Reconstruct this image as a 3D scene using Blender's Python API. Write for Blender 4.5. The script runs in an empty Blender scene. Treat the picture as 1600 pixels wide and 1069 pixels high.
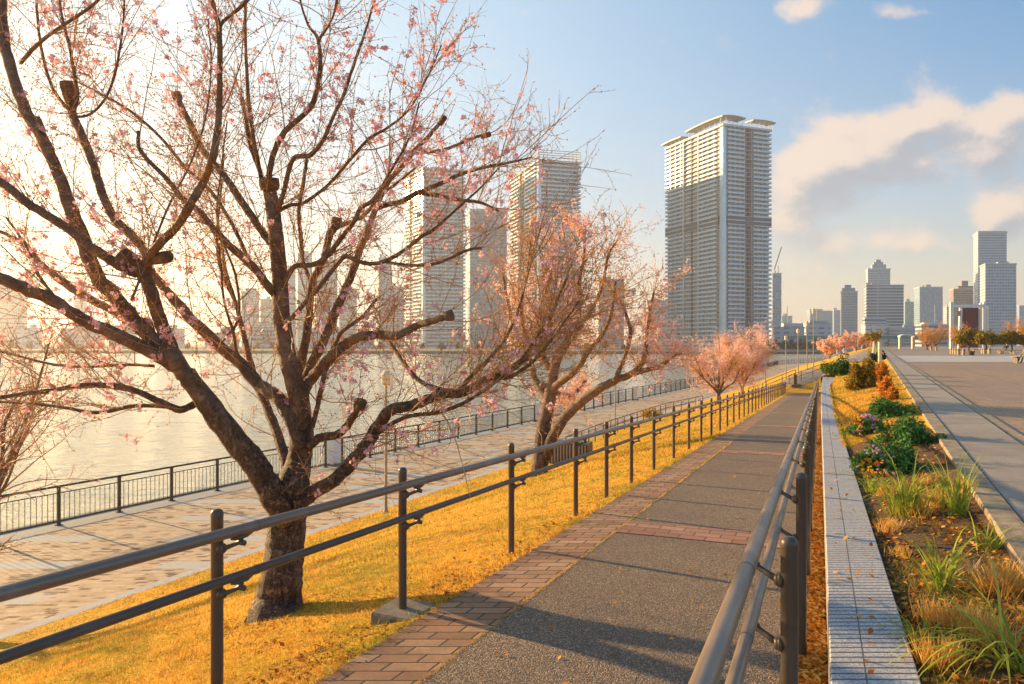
import bpy, math, random
import numpy as np
from math import radians, sin, cos, pi, sqrt, exp
from mathutils import Vector, Matrix

SC = bpy.context.scene
COL = SC.collection
random.seed(7)
RNG = np.random.default_rng(11)

# ------------------------------------------------------------------ camera
FPX = 1067.0                      # focal length in pixels of a 1600 wide frame
HY = 535.5                        # horizon row
CAMZ = 1.40                       # metres above the plaza paving (z = 0)
cd = bpy.data.cameras.new("camera")
cd.sensor_width = 36.0
cd.lens = 36.0 * FPX / 1600.0
cd.clip_start = 0.05
cd.clip_end = 20000
cd.shift_y = (HY - 534.5) / 1600.0
cam = bpy.data.objects.new("camera", cd)
COL.objects.link(cam)
cam.location = (0, 0, CAMZ)
cam.rotation_euler = (radians(90), 0, 0)
SC.camera = cam
SC.view_settings.view_transform = 'Standard'
SC.view_settings.look = 'None'
SC.view_settings.gamma = 1
SC.view_settings.exposure = 1.32
SC.cycles.max_bounces = 6
SC.cycles.diffuse_bounces = 3
SC.cycles.glossy_bounces = 3
SC.cycles.transmission_bounces = 3
SC.cycles.volume_bounces = 1
SC.cycles.transparent_max_bounces = 6
SC.cycles.sample_clamp_indirect = 6.0
SC.cycles.use_denoising = True

# ------------------------------------------------------------------ sky and sun
SUN_AZ = -57.0                    # degrees from straight ahead, negative = left
SUN_EL = 12.5
class NT:
    """tiny node helper"""
    def __init__(s, tree):
        s.t = tree; s.n = tree.nodes; s.l = tree.links
    def new(s, kind, **kw):
        n = s.n.new(kind)
        for k, v in kw.items():
            setattr(n, k, v)
        return n
    def link(s, a, b):
        s.l.new(a, b)
    def setin(s, sock, v):
        if v is None: return
        if hasattr(v, 'is_output') or isinstance(v, bpy.types.NodeSocket):
            s.l.new(v, sock)
        else:
            if isinstance(v, tuple) and len(v) == 3 and sock.type == 'RGBA':
                v = (*v, 1)
            sock.default_value = v
    def math(s, op, a, b=None, c=None, clamp=False):
        n = s.new('ShaderNodeMath', operation=op); n.use_clamp = clamp
        s.setin(n.inputs[0], a); s.setin(n.inputs[1], b); s.setin(n.inputs[2], c)
        return n.outputs[0]
    def vmath(s, op, a, b=None, scale=None):
        n = s.new('ShaderNodeVectorMath', operation=op)
        s.setin(n.inputs[0], a); s.setin(n.inputs[1], b)
        if scale is not None: s.setin(n.inputs['Scale'], scale)
        return n.outputs[1] if op in ('DOT_PRODUCT', 'LENGTH', 'DISTANCE') else n.outputs[0]
    def mix(s, f, a, b, blend='MIX'):
        n = s.new('ShaderNodeMix', data_type='RGBA', blend_type=blend)
        s.setin(n.inputs[0], f); s.setin(n.inputs[6], a); s.setin(n.inputs[7], b)
        return n.outputs[2]
    def ramp(s, f, stops, interp='LINEAR'):
        n = s.new('ShaderNodeValToRGB'); cr = n.color_ramp; cr.interpolation = interp
        while len(cr.elements) < len(stops): cr.elements.new(0.5)
        for e, (p, c) in zip(cr.elements, stops):
            e.position = p
            e.color = (*c, 1) if isinstance(c, tuple) else (c, c, c, 1)
        s.setin(n.inputs[0], f)
        return n.outputs[0]
    def noise(s, vec, scale, detail=4, rough=0.55, dist=0.0, out=0):
        n = s.new('ShaderNodeTexNoise')
        s.setin(n.inputs['Vector'], vec)
        n.inputs['Scale'].default_value = scale; n.inputs['Detail'].default_value = detail
        n.inputs['Roughness'].default_value = rough; n.inputs['Distortion'].default_value = dist
        return n.outputs[out]
    def voro(s, vec, scale, feature='F1', out=0, rnd=1.0):
        n = s.new('ShaderNodeTexVoronoi', feature=feature)
        s.setin(n.inputs['Vector'], vec); n.inputs['Scale'].default_value = scale
        n.inputs['Randomness'].default_value = rnd
        return n.outputs[out]
    def mapr(s, v, a, b, c, d, smooth=False):
        n = s.new('ShaderNodeMapRange')
        if smooth: n.interpolation_type = 'SMOOTHSTEP'
        s.setin(n.inputs[0], v)
        for i, q in enumerate((a, b, c, d)): n.inputs[i + 1].default_value = q
        return n.outputs[0]
    def combine(s, x, y, z):
        n = s.new('ShaderNodeCombineXYZ')
        for i, q in enumerate((x, y, z)): s.setin(n.inputs[i], q)
        return n.outputs[0]
    def sep(s, v):
        n = s.new('ShaderNodeSeparateXYZ'); s.setin(n.inputs[0], v); return n.outputs

W = bpy.data.worlds.new("World")
SC.world = W
W.use_nodes = True
wt = NT(W.node_tree)
for n in list(wt.n): wt.n.remove(n)
sky = wt.new('ShaderNodeTexSky', sky_type='NISHITA')
sky.sun_disc = False
sky.sun_elevation = radians(SUN_EL)
sky.sun_rotation = radians(SUN_AZ)
sky.altitude = 10; sky.air_density = 1.0; sky.dust_density = 2.2; sky.ozone_density = 1.6
gen = wt.new('ShaderNodeTexCoord').outputs['Generated']
dx, dy, dz = wt.sep(gen)
dyc = wt.math('MAXIMUM', dy, 0.05)
sx = wt.math('DIVIDE', dx, dyc)
sz = wt.math('DIVIDE', dz, dyc)
sv = wt.combine(sx, sz, 0.0)
def blobs(vec, items):
    tot = None
    for (bx, by, rx, ry, k) in items:
        c = ((bx - 800) / FPX, (HY - by) / FPX, 0)
        d = wt.vmath('SUBTRACT', vec, c)
        d = wt.vmath('MULTIPLY', d, (FPX / rx, FPX / ry, 0))
        q = wt.vmath('DOT_PRODUCT', d, d)
        g = wt.math('MULTIPLY', wt.math('EXPONENT', wt.math('MULTIPLY', q, -1.0)), k)
        tot = g if tot is None else wt.math('ADD', tot, g)
    return tot
CL = [(1255, 262, 62, 48, .95), (1325, 232, 58, 46, 1.0), (1392, 205, 48, 42, 1.0), (1448, 168, 42, 34, .95), (1375, 262, 105, 30, .75),
      (1240, 330, 75, 45, .55), (1515, 188, 75, 30, .75), (1592, 165, 50, 30, .8), (1555, 232, 70, 30, .9), (1430, 385, 95, 26, .6),
      (1540, 345, 34, 34, .8), (1605, 335, 60, 50, .8), (1250, 6, 50, 24, .95), (1405, 18, 42, 14, .55), (1000, 352, 80, 26, .34), (1130, 70, 40, 18, .22), (1480, 300, 240, 60, .22), (1262, 400, 90, 60, .48), (1300, 300, 70, 40, .35), (1530, 215, 110, 40, .3)]
def cloud_density(vec):
    w = wt.noise(vec, 7.0, 3, .5, 0, 1)
    vec2 = wt.vmath('ADD', vec, wt.vmath('MULTIPLY', wt.vmath('SUBTRACT', w, (.5, .5, .5)), (.05, .04, 0)))
    b = blobs(vec2, CL)
    n = wt.noise(wt.vmath('MULTIPLY', vec2, (1, 1.35, 1)), 12.0, 10, .62)
    v = wt.math('ADD', b, wt.math('MULTIPLY', wt.math('SUBTRACT', n, .5), 2.1))
    return v
cv = cloud_density(sv)
cv2 = cloud_density(wt.vmath('ADD', sv, (-.022, .026, 0)))
den = wt.mapr(cv, .20, .95, 0, 1, True)
light = wt.math('ADD', wt.math('MULTIPLY', wt.math('SUBTRACT', cv, cv2), .9), .46)
light = wt.math('ADD', light, wt.math('MULTIPLY', wt.math('SUBTRACT', 1.0, den), .30))
K = 8.47
ccol = wt.mix(wt.mapr(light, 0.12, .95, 0, 1, True), (.40 * K, .42 * K, .47 * K), (.86 * K, .69 * K, .56 * K))
front = wt.mapr(dy, .05, .25, 0, 1)
# broad pale veil round the low sun and warm air over the horizon
sd = Vector((sin(radians(SUN_AZ)) * cos(radians(SUN_EL)), cos(radians(SUN_AZ)) * cos(radians(SUN_EL)), sin(radians(SUN_EL))))
ca = wt.math('MAXIMUM', wt.vmath('DOT_PRODUCT', wt.vmath('NORMALIZE', gen), tuple(sd)), 0.0)
veil = wt.math('POWER', ca, .95)
aur = wt.math('MULTIPLY', wt.math('POWER', ca, 5.0), wt.mapr(dz, .05, .55, 1, .25))
low = wt.math('POWER', wt.math('SUBTRACT', 1.0, wt.math('ABSOLUTE', dz), clamp=True), 4.2)
base = sky.outputs[0]
base = wt.mix(1.0, base, (.34, 1.52, 2.15), 'MULTIPLY')
base = wt.mix(wt.math('MULTIPLY', veil, .84), base, (.62 * K, .75 * K, .82 * K))
base = wt.mix(wt.math('MULTIPLY', low, .88), base, (.95 * K, .70 * K, .48 * K))
base = wt.mix(wt.math('MULTIPLY', aur, .80), base, (1.20 * K, 1.03 * K, .74 * K))
base = wt.mix(wt.math('MULTIPLY', den, wt.math('MULTIPLY', front, .86)), base, ccol)
bg = wt.new('ShaderNodeBackground')
bg.inputs['Strength'].default_value = 0.055
wt.link(base, bg.inputs['Color'])
wo = wt.new('ShaderNodeOutputWorld')
wt.link(bg.outputs[0], wo.inputs['Surface'])

sl = bpy.data.lights.new("sun", 'SUN')
sl.energy = 5.0
sl.angle = radians(0.9)
sl.color = (1.0, 0.66, 0.30)
so = bpy.data.objects.new("sun", sl)
COL.objects.link(so)
so.location = (-60, 40, 60)
so.rotation_euler = (-sd).to_track_quat('-Z', 'Y').to_euler()

# ------------------------------------------------------------------ mesh helpers
def lab(o, label=None, cat=None, group=None, kind=None):
    if label: o['label'] = label
    if cat: o['category'] = cat
    if group: o['group'] = group
    if kind: o['kind'] = kind
    return o
def empty(name, loc, label=None, cat=None, group=None, rz=0):
    o = bpy.data.objects.new(name, None)
    COL.objects.link(o)
    o.location = loc; o.rotation_euler = (0, 0, rz)
    o.empty_display_size = .3
    return lab(o, label, cat, group)
def mk(name, v, f, mat, parent=None, uv=None, smooth=False, rel=False, matidx=None):
    """mesh object from arrays; rel: vertices are world space, made local to the parent"""
    v = np.asarray(v, dtype=np.float64).reshape(-1, 3)
    if rel and parent is not None:
        p = parent
        L = Vector((0, 0, 0))
        while p is not None:
            L = L + p.location; p = p.parent
        v = v - np.array(L)
    me = bpy.data.meshes.new(name)
    if isinstance(f, np.ndarray):
        n, k = f.shape
        me.vertices.add(len(v)); me.vertices.foreach_set('co', v.astype(np.float32).ravel())
        me.loops.add(n * k); me.loops.foreach_set('vertex_index', f.astype(np.int32).ravel())
        me.polygons.add(n)
        me.polygons.foreach_set('loop_start', np.arange(0, n * k, k, dtype=np.int32))
        me.update(calc_edges=True)
    else:
        me.from_pydata(v.tolist(), [], f)
    if uv is not None:
        uv = np.asarray(uv, dtype=np.float32).reshape(-1, 2)
        li = np.empty(len(me.loops), dtype=np.int32); me.loops.foreach_get('vertex_index', li)
        ul = me.uv_layers.new(name='UVMap')
        ul.data.foreach_set('uv', uv[li].ravel())
    ms = mat if isinstance(mat, (list, tuple)) else [mat]
    for m in ms: me.materials.append(m)
    if matidx is not None:
        me.polygons.foreach_set('material_index', np.asarray(matidx, dtype=np.int32))
    if smooth:
        me.polygons.foreach_set('use_smooth', np.ones(len(me.polygons), dtype=bool))
    me.update()
    o = bpy.data.objects.new(name, me)
    COL.objects.link(o)
    if parent is not None: o.parent = parent
    return o
def dup(o, parent=None, loc=None, rz=None, scale=None, deep=True):
    c = o.copy(); COL.objects.link(c)
    if parent is not None: c.parent = parent
    if loc is not None: c.location = loc
    if rz is not None: c.rotation_euler = (0, 0, rz)
    if scale is not None: c.scale = scale if isinstance(scale, (tuple, list)) else (scale,) * 3
    if deep:
        for ch in list(o.children): dup(ch, c)
    return c

class MB:
    def __init__(s): s.v = []; s.f = []; s.uv = []
    def add(s, vs, fs, uvs=None):
        b = len(s.v)
        s.v.extend([tuple(q) for q in vs])
        s.f.extend([tuple(b + i for i in q) for q in fs])
        s.uv.extend(uvs if uvs is not None else [(0, 0)] * len(vs))
        return s
    def box(s, c, d, rz=0, bev=0.0):
        cx, cy, cz = c; hx, hy, hz = d[0] / 2, d[1] / 2, d[2] / 2
        b = min(bev, hx * .9, hy * .9, hz * .9)
        ca, sa = cos(rz), sin(rz)
        vs = []
        if b <= 0:
            for z in (-hz, hz):
                for x, y in ((-hx, -hy), (hx, -hy), (hx, hy), (-hx, hy)): vs.append((x, y, z))
            fs = [(3, 2, 1, 0), (4, 5, 6, 7), (0, 1, 5, 4), (1, 2, 6, 5), (2, 3, 7, 6), (3, 0, 4, 7)]
        else:
            rings = [(-hz, b), (-hz + b, 0), (hz - b, 0), (hz, b)]
            for z, q in rings:
                x0, y0 = hx - q, hy - q
                k = b if q == 0 else 0
                if q == 0:
                    ring = [(-hx + b, -hy), (hx - b, -hy), (hx, -hy + b), (hx, hy - b), (hx - b, hy), (-hx + b, hy), (-hx, hy - b), (-hx, -hy + b)]
                else:
                    ring = [(-x0, -y0), (x0, -y0), (x0, -y0), (x0, y0), (x0, y0), (-x0, y0), (-x0, y0), (-x0, -y0)]
                    e = 1e-4
                    ring = [(-x0 + e, -y0), (x0 - e, -y0), (x0, -y0 + e), (x0, y0 - e), (x0 - e, y0), (-x0 + e, y0), (-x0, y0 - e), (-x0, -y0 + e)]
                vs += [(x, y, z) for x, y in ring]
            fs = [tuple(range(7, -1, -1)), tuple(range(24, 32))]
            for r in range(3):
                for i in range(8):
                    j = (i + 1) % 8
                    fs.append((r * 8 + i, r * 8 + j, r * 8 + 8 + j, r * 8 + 8 + i))
        vs = [(cx + x * ca - y * sa, cy + x * sa + y * ca, cz + z) for x, y, z in vs]
        return s.add(vs, fs)
    def prism(s, pts, z0, z1):
        n = len(pts)
        vs = [(x, y, z0) for x, y in pts] + [(x, y, z1) for x, y in pts]
        fs = [tuple(range(n - 1, -1, -1)), tuple(range(n, 2 * n))] + [(i, (i + 1) % n, n + (i + 1) % n, n + i) for i in range(n)]
        return s.add(vs, fs)
    def tube(s, pts, rad, n=8, cap=True, vscale=1.0, wob=0.0, seed=0):
        P = np.asarray(pts, dtype=float); m = len(P)
        R = np.full(m, rad, dtype=float) if np.isscalar(rad) else np.asarray(rad, dtype=float)
        T = np.gradient(P, axis=0)
        T /= np.linalg.norm(T, axis=1)[:, None] + 1e-12
        a = np.array([0, 0, 1.0]) if abs(T[0][2]) < .9 else np.array([1.0, 0, 0])
        N = np.cross(T[0], a); N /= np.linalg.norm(N)
        rr = np.random.default_rng(seed)
        L = 0.0; vs = []; uvs = []
        ang = np.arange(n) * 2 * pi / n
        for i in range(m):
            if i:
                N = N - T[i] * np.dot(N, T[i]); N /= np.linalg.norm(N) + 1e-12
                L += np.linalg.norm(P[i] - P[i - 1])
            B = np.cross(T[i], N)
            k = R[i] * (1 + (rr.uniform(-wob, wob, n) if wob else 0))
            ring = P[i] + (np.cos(ang) * k)[:, None] * N + (np.sin(ang) * k)[:, None] * B
            vs.extend(map(tuple, ring))
            uvs.extend([(abs(2 * j / n - 1) * pi * max(R[i], 1e-4), L * vscale) for j in range(n)])
        fs = [(i * n + j, i * n + (j + 1) % n, (i + 1) * n + (j + 1) % n, (i + 1) * n + j) for i in range(m - 1) for j in range(n)]
        if cap:
            fs.append(tuple(range(n - 1, -1, -1))); fs.append(tuple(range((m - 1) * n, m * n)))
        return s.add(vs, fs, uvs)
    def lathe(s, prof, c=(0, 0, 0), n=16):
        vs = []; m = len(prof)
        for r, z in prof:
            for j in range(n):
                a = 2 * pi * j / n
                vs.append((c[0] + r * cos(a), c[1] + r * sin(a), c[2] + z))
        fs = [(i * n + j, i * n + (j + 1) % n, (i + 1) * n + (j + 1) % n, (i + 1) * n + j) for i in range(m - 1) for j in range(n)]
        fs.append(tuple(range(n - 1, -1, -1))); fs.append(tuple(range((m - 1) * n, m * n)))
        return s.add(vs, fs)
    def build(s, name, mat, parent=None, smooth=False, rel=False):
        return mk(name, s.v, s.f, mat, parent, s.uv, smooth, rel)
    def nv(s): return len(s.v)

def auto_smooth(o, ang=35):
    me = o.data
    me.polygons.foreach_set('use_smooth', np.ones(len(me.polygons), dtype=bool))
    import bmesh
    bm = bmesh.new(); bm.from_mesh(me)
    for e in bm.edges:
        if len(e.link_faces) == 2 and e.calc_face_angle(0) > radians(ang): e.smooth = False
    bm.to_mesh(me); bm.free()
    return o

# ------------------------------------------------------------------ materials
def newmat(name):
    m = bpy.data.materials.new(name); m.use_nodes = True
    t = NT(m.node_tree)
    b = t.n['Principled BSDF']
    return m, t, b
def bump(t, b, h, dist=0.01, strength=1.0):
    n = t.new('ShaderNodeBump'); n.inputs['Distance'].default_value = dist; n.inputs['Strength'].default_value = strength
    t.setin(n.inputs['Height'], h); t.link(n.outputs[0], b.inputs['Normal'])
def simple(name, c, rough=.6, metal=0.0, var=.12, scale=6.0, bmp=0.0, spec=.5, coord='Object', chips=0.0):
    m, t, b = newmat(name)
    co = t.new('ShaderNodeTexCoord').outputs[coord]
    n = t.noise(co, scale, 5, .6)
    lo = tuple(max(0, q * (1 - var)) for q in c); hi = tuple(min(1, q * (1 + var)) for q in c)
    cc = t.ramp(n, [(.3, lo), (.7, hi)])
    if chips:
        ch = t.mapr(t.noise(co, 46.0, 5, .72), .66, .70, 0, chips)
        ds = t.mapr(t.noise(co, 3.1, 5, .7), .52, .72, 0, .35)
        cc = t.mix(ds, cc, tuple(min(1, q * 1.7 + .02) for q in c)); cc = t.mix(ch, cc, (.30, .25, .20))
    t.link(cc, b.inputs['Base Color'])
    t.setin(b.inputs['Roughness'], t.mapr(n, .3, .7, max(.05, rough - .08), min(1, rough + .08)))
    b.inputs['Metallic'].default_value = metal
    b.inputs['Specular IOR Level'].default_value = spec
    if bmp: bump(t, b, t.noise(co, scale * 6, 3, .6), bmp)
    return m
def uvnode(t): return t.new('ShaderNodeUVMap', uv_map='UVMap').outputs[0]
def objco(t): return t.new('ShaderNodeTexCoord').outputs['Object']
# ------------------------------------------------------------------ the lie of the land (h = metres below the camera)
def lerp(a, b, t): return a + (b - a) * t
def sstep(a, b, x):
    t = min(1, max(0, (x - a) / (b - a))); return t * t * (3 - 2 * t)
ZE = 57.0                                              # the ramp ends here
def hR(Z): return 1.6 + .0459 * min(Z, ZE)             # ramp surface
def hProm(Z): return 5.5
def xF(Z): return float(np.interp(Z, [-20, 85, 130, 170, 199, 240, 320, 500], [-37.1, 22.4, 45.5, 66, 92, 135, 240, 520]))   # river fence
def xB(Z): return xF(Z) + 9.6 - .037 * Z if Z < 85 else xF(Z) + 6.5   # foot of the bank
def xRL(Z): return -2.63 + .4508 * Z                   # left edge of the brick edging
def xAL(Z): return -2.07 + .4508 * Z
def xAR(Z): return -.16 + .4508 * Z
def xWL(Z): return .045 + .4508 * Z
def xWR(Z): return .425 + .4508 * Z
def xK(Z): return .89 + .533 * Z
ZW = 34.0
def hW(Z): return float(np.interp(Z, [-6, 2.84, 12.3, 20, 26, 34], [1.36, 1.42, 1.72, 1.9, 1.82, 1.7]))
HP = 1.4
def H(x, Z):
    f, b, k = xF(Z), xB(Z), xK(Z)
    if x >= k: return HP
    if x <= b: return hProm(Z)
    rl, wl, wr = xRL(Z), xWL(Z), xWR(Z)
    def bank_to(xt, ht):
        t = (x - b) / max(.01, xt - b)
        t = min(1, max(0, t)); t2 = t + .10 * sin(2 * pi * t) * -.5
        return lerp(hProm(Z), ht, t2)
    near = None
    if Z <= ZE + 9:
        zz = min(Z, ZE)
        hr = hR(zz)
        if x < rl: near = bank_to(rl, hr + .02)
        elif x < wl: near = hr
        elif Z < ZW:
            hw = hW(Z)
            if x < wr: near = hw
            else:
                t = (x - wr) / max(.05, k - wr)
                near = lerp(hw + .05, HP + .03, t) - .10 * sin(pi * min(1, t)) * sstep(6, 16, Z)
        else:
            t = (x - wl) / max(.05, k - wl)
            e = lerp(hR(Z), hW(ZW), max(0., 1 - (Z - ZW) / 9))
            near = lerp(e, HP + .03, t) - .25 * sin(pi * t)
    if Z >= ZE:
        far = bank_to(k - 3.2, HP + .05) if x < k - 3.2 else HP + .03
        if near is None: return far
        return lerp(near, far, sstep(ZE + 3.5, ZE + 9, Z))
    return near
def P(px, py, Z):
    return ((px - 800) / FPX * Z, Z, CAMZ - (py - HY) / FPX * Z)
def zAt(x, Z): return CAMZ - H(x, Z)
def G(px, py, z0=1.5, z1=400.0):
    """where the view ray through a pixel meets the ground"""
    a, s = (px - 800) / FPX, (py - HY) / FPX
    Z = z0
    while Z < z1:
        if s * Z >= H(a * Z, Z):
            lo, hi = Z / 1.01 - .02, Z
            for _ in range(30):
                m = (lo + hi) / 2
                if s * m >= H(a * m, m): hi = m
                else: lo = m
            return (a * hi, hi, CAMZ - s * hi)
        Z = Z * 1.01 + .02
    return (a * z1, z1, CAMZ - s * z1)
def zs(a, b, n, p=1.8):
    return [a + (b - a) * (i / n) ** p for i in range(n + 1)]
def strip(name, Zs, left, right, n, mat, hfun=None, parent=None, dz=0.0, smooth=True):
    """sheet between two edge lines; uv in metres"""
    v = []; uv = []
    L = 0.0; prev = None
    for Z in Zs:
        xl, xr = left(Z), right(Z)
        c = (xl, Z)
        if prev: L += sqrt((c[0] - prev[0]) ** 2 + (c[1] - prev[1]) ** 2)
        prev = c
        for i in range(n + 1):
            x = lerp(xl, xr, i / n)
            h = hfun(x, Z) if hfun else H(x, Z)
            v.append((x, Z, CAMZ - h + dz)); uv.append(((xr - xl) * .9 * i / n, L))
    f = [(r * (n + 1) + i, r * (n + 1) + i + 1, (r + 1) * (n + 1) + i + 1, (r + 1) * (n + 1) + i) for r in range(len(Zs) - 1) for i in range(n)]
    return mk(name, v, np.array(f), mat, parent, uv, smooth)

# ------------------------------------------------------------------ ground materials
def m_asphalt():
    m, t, b = newmat('ramp asphalt')
    co = objco(t)
    v = t.voro(co, 135.0, 'F1', 1)
    s = t.sep(v)[0]
    d = t.voro(co, 135.0, 'F1', 0)
    n = t.noise(co, 1.3, 5, .6)
    c = t.ramp(s, [(.0, (.06, .046, .034)), (.45, (.155, .11, .075)), (.75, (.27, .185, .115)), (1.0, (.50, .37, .25))])
    c = t.mix(t.mapr(n, .3, .7, 0, .45), c, (.11, .085, .066))
    t.link(c, b.inputs['Base Color'])
    b.inputs['Roughness'].default_value = .82
    bump(t, b, t.math('SUBTRACT', 1.0, d), .006, .9)
    return m
def m_brick(name, sx, sy, cols, mortar, mw=.006, off=.5, dirt=.35, bmp=.006):
    m, t, b = newmat(name)
    uv = uvnode(t)
    br = t.new('ShaderNodeTexBrick'); br.offset = off
    t.link(uv, br.inputs['Vector'])
    br.inputs['Scale'].default_value = 1.0
    br.inputs['Mortar Size'].default_value = mw; br.inputs['Mortar Smooth'].default_value = .25
    br.inputs['Brick Width'].default_value = sx; br.inputs['Row Height'].default_value = sy
    br.inputs['Color1'].default_value = (0, 0, 0, 1); br.inputs['Color2'].default_value = (1, 1, 1, 1)
    br.inputs['Mortar'].default_value = (.5, .5, .5, 1)
    n = t.noise(objco(t), 2.2, 5, .65); n2 = t.noise(objco(t), 30.0, 4, .7)
    c = t.ramp(br.outputs[0], cols)
    c = t.mix(t.mapr(n2, .35, .75, 0, .4), c, tuple(q * .45 for q in cols[0][1]))
    c = t.mix(t.mapr(n, .42, .7, 0, dirt), c, (.05, .042, .03))
    c = t.mix(br.outputs[1], c, mortar)
    t.link(c, b.inputs['Base Color']); b.inputs['Roughness'].default_value = .85
    h = t.math('ADD', t.math('MULTIPLY', br.outputs[1], -1.0), t.math('MULTIPLY', n2, .35))
    bump(t, b, h, bmp)
    return m
def m_promenade():
    m, t, b = newmat('promenade paving')
    uv = uvnode(t); u, v, _ = t.sep(uv)
    br = t.new('ShaderNodeTexBrick'); br.offset = .5
    t.link(uv, br.inputs['Vector']); br.inputs['Scale'].default_value = 1.0
    br.inputs['Mortar Size'].default_value = .006; br.inputs['Brick Width'].default_value = .24; br.inputs['Row Height'].default_value = .12
    br.inputs['Color1'].default_value = (0, 0, 0, 1); br.inputs['Color2'].default_value = (1, 1, 1, 1); br.inputs['Mortar'].default_value = (.5, .5, .5, 1)
    n = t.noise(objco(t), 1.5, 4, .65); n3 = t.noise(objco(t), 9.0, 4, .65)
    sel = t.math('ADD', br.outputs[0], t.math('MULTIPLY', t.math('SUBTRACT', n, .5), 1.1))
    c = t.ramp(sel, [(.0, (.12, .068, .043)), (.14, (.20, .115, .07)), (.22, (.48, .31, .17)), (.7, (.60, .41, .23)), (1., (.66, .49, .30))])
    # pale slabs: bands across the walk, broken and shifted
    row = t.math('FLOOR', t.math('DIVIDE', v, 2.6))
    fr = t.math('FRACT', t.math('DIVIDE', v, 2.6))
    sh = t.math('FRACT', t.math('MULTIPLY', row, .37))
    fu = t.math('FRACT', t.math('ADD', t.math('DIVIDE', u, 5.2), sh))
    band = t.math('MULTIPLY', t.math('LESS_THAN', fr, .24), t.math('LESS_THAN', fu, .62))
    slab = t.mix(n3, (.46, .43, .36), (.56, .52, .44))
    c = t.mix(band, c, slab)
    edge = t.math('LESS_THAN', u, .95)
    c = t.mix(edge, c, t.mix(n3, (.33, .31, .27), (.42, .40, .35)))
    c = t.mix(t.mapr(n3, .5, .8, 0, .35), c, (.12, .09, .065))
    t.link(c, b.inputs['Base Color']); b.inputs['Roughness'].default_value = .78
    bump(t, b, t.math('ADD', t.math('MULTIPLY', br.outputs[1], -.8), n3), .004)
    return m
def m_lawn():
    m, t, b = newmat('dry winter lawn')
    co = objco(t)
    n1 = t.noise(co, .55, 5, .6); n2 = t.noise(co, 5.0, 6, .7); n3 = t.noise(co, 60.0, 3, .7)
    c = t.ramp(n3, [(.25, (.34, .15, .02)), (.5, (.78, .42, .04)), (.75, (.92, .58, .10))])
    c = t.mix(t.mapr(n2, .48, .66, 0, .85), c, (.30, .13, .025))
    c = t.mix(t.mapr(n1, .50, .68, 0, .55), c, (.28, .25, .04))
    t.link(c, b.inputs['Base Color']); b.inputs['Roughness'].default_value = .95
    b.inputs['Specular IOR Level'].default_value = .1
    bump(t, b, t.math('ADD', n3, t.math('MULTIPLY', n2, .8)), .03)
    return m
def m_soil():
    m, t, b = newmat('planter soil')
    co = objco(t)
    n1 = t.noise(co, 2.2, 5, .65); n2 = t.noise(co, 38.0, 5, .75)
    c = t.ramp(n2, [(.25, (.045, .024, .012)), (.5, (.13, .068, .03)), (.75, (.28, .15, .06))])
    c = t.mix(t.mapr(n1, .5, .72, 0, .55), c, (.21, .11, .035))
    t.link(c, b.inputs['Base Color']); b.inputs['Roughness'].default_value = .95
    bump(t, b, t.math('ADD', n2, n1), .035)
    return m
def m_granite():
    m, t, b = newmat('grooved granite')
    uv = uvnode(t); u, v, _ = t.sep(uv)
    co = objco(t)
    s = t.sep(t.voro(co, 170.0, 'F1', 1))[0]
    c = t.ramp(s, [(.0, (.17, .17, .18)), (.3, (.40, .39, .385)), (.8, (.56, .545, .53)), (1., (.66, .645, .62))])
    n = t.noise(co, 2.5, 5, .6)
    c = t.mix(t.mapr(n, .48, .75, 0, .5), c, (.30, .27, .23))
    g = t.math('LESS_THAN', t.math('FRACT', t.math('DIVIDE', v, .058)), .26)
    l = t.math('LESS_THAN', t.math('ABSOLUTE', t.math('SUBTRACT', u, .14)), .0035)
    j = t.math('LESS_THAN', t.math('FRACT', t.math('DIVIDE', v, .87)), .008)
    g = t.math('MULTIPLY', g, t.mapr(v, 10, 22, 1, .35))
    gr = t.math('MAXIMUM', t.math('MAXIMUM', g, l), j)
    c = t.mix(t.math('MULTIPLY', gr, .88), c, (.06, .055, .055))
    t.link(c, b.inputs['Base Color']); b.inputs['Roughness'].default_value = .6
    bump(t, b, t.math('SUBTRACT', 1.0, gr), .006)
    return m
def m_slab(name, c1, c2, sx, sy, mortar=(.09, .08, .07)):
    m, t, b = newmat(name)
    uv = uvnode(t); co = objco(t)
    br = t.new('ShaderNodeTexBrick'); br.offset = 0.0
    t.link(uv, br.inputs['Vector']); br.inputs['Scale'].default_value = 1.0
    br.inputs['Mortar Size'].default_value = .008; br.inputs['Brick Width'].default_value = sx; br.inputs['Row Height'].default_value = sy
    br.inputs['Color1'].default_value = (*c1, 1); br.inputs['Color2'].default_value = (*c2, 1); br.inputs['Mortar'].default_value = (*mortar, 1)
    s = t.sep(t.voro(co, 120.0, 'F1', 1))[0]; n = t.noise(co, 1.1, 6, .65)
    c = t.mix(t.mapr(s, 0, 1, 0, .5), br.outputs[0], tuple(q * .45 for q in c1))
    c = t.mix(t.mapr(n, .45, .72, 0, .5), c, (.16, .12, .08))
    t.link(c, b.inputs['Base Color']); b.inputs['Roughness'].default_value = .8
    bump(t, b, t.math('ADD', t.math('MULTIPLY', br.outputs[1], -1.0), s), .004)
    return m
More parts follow.
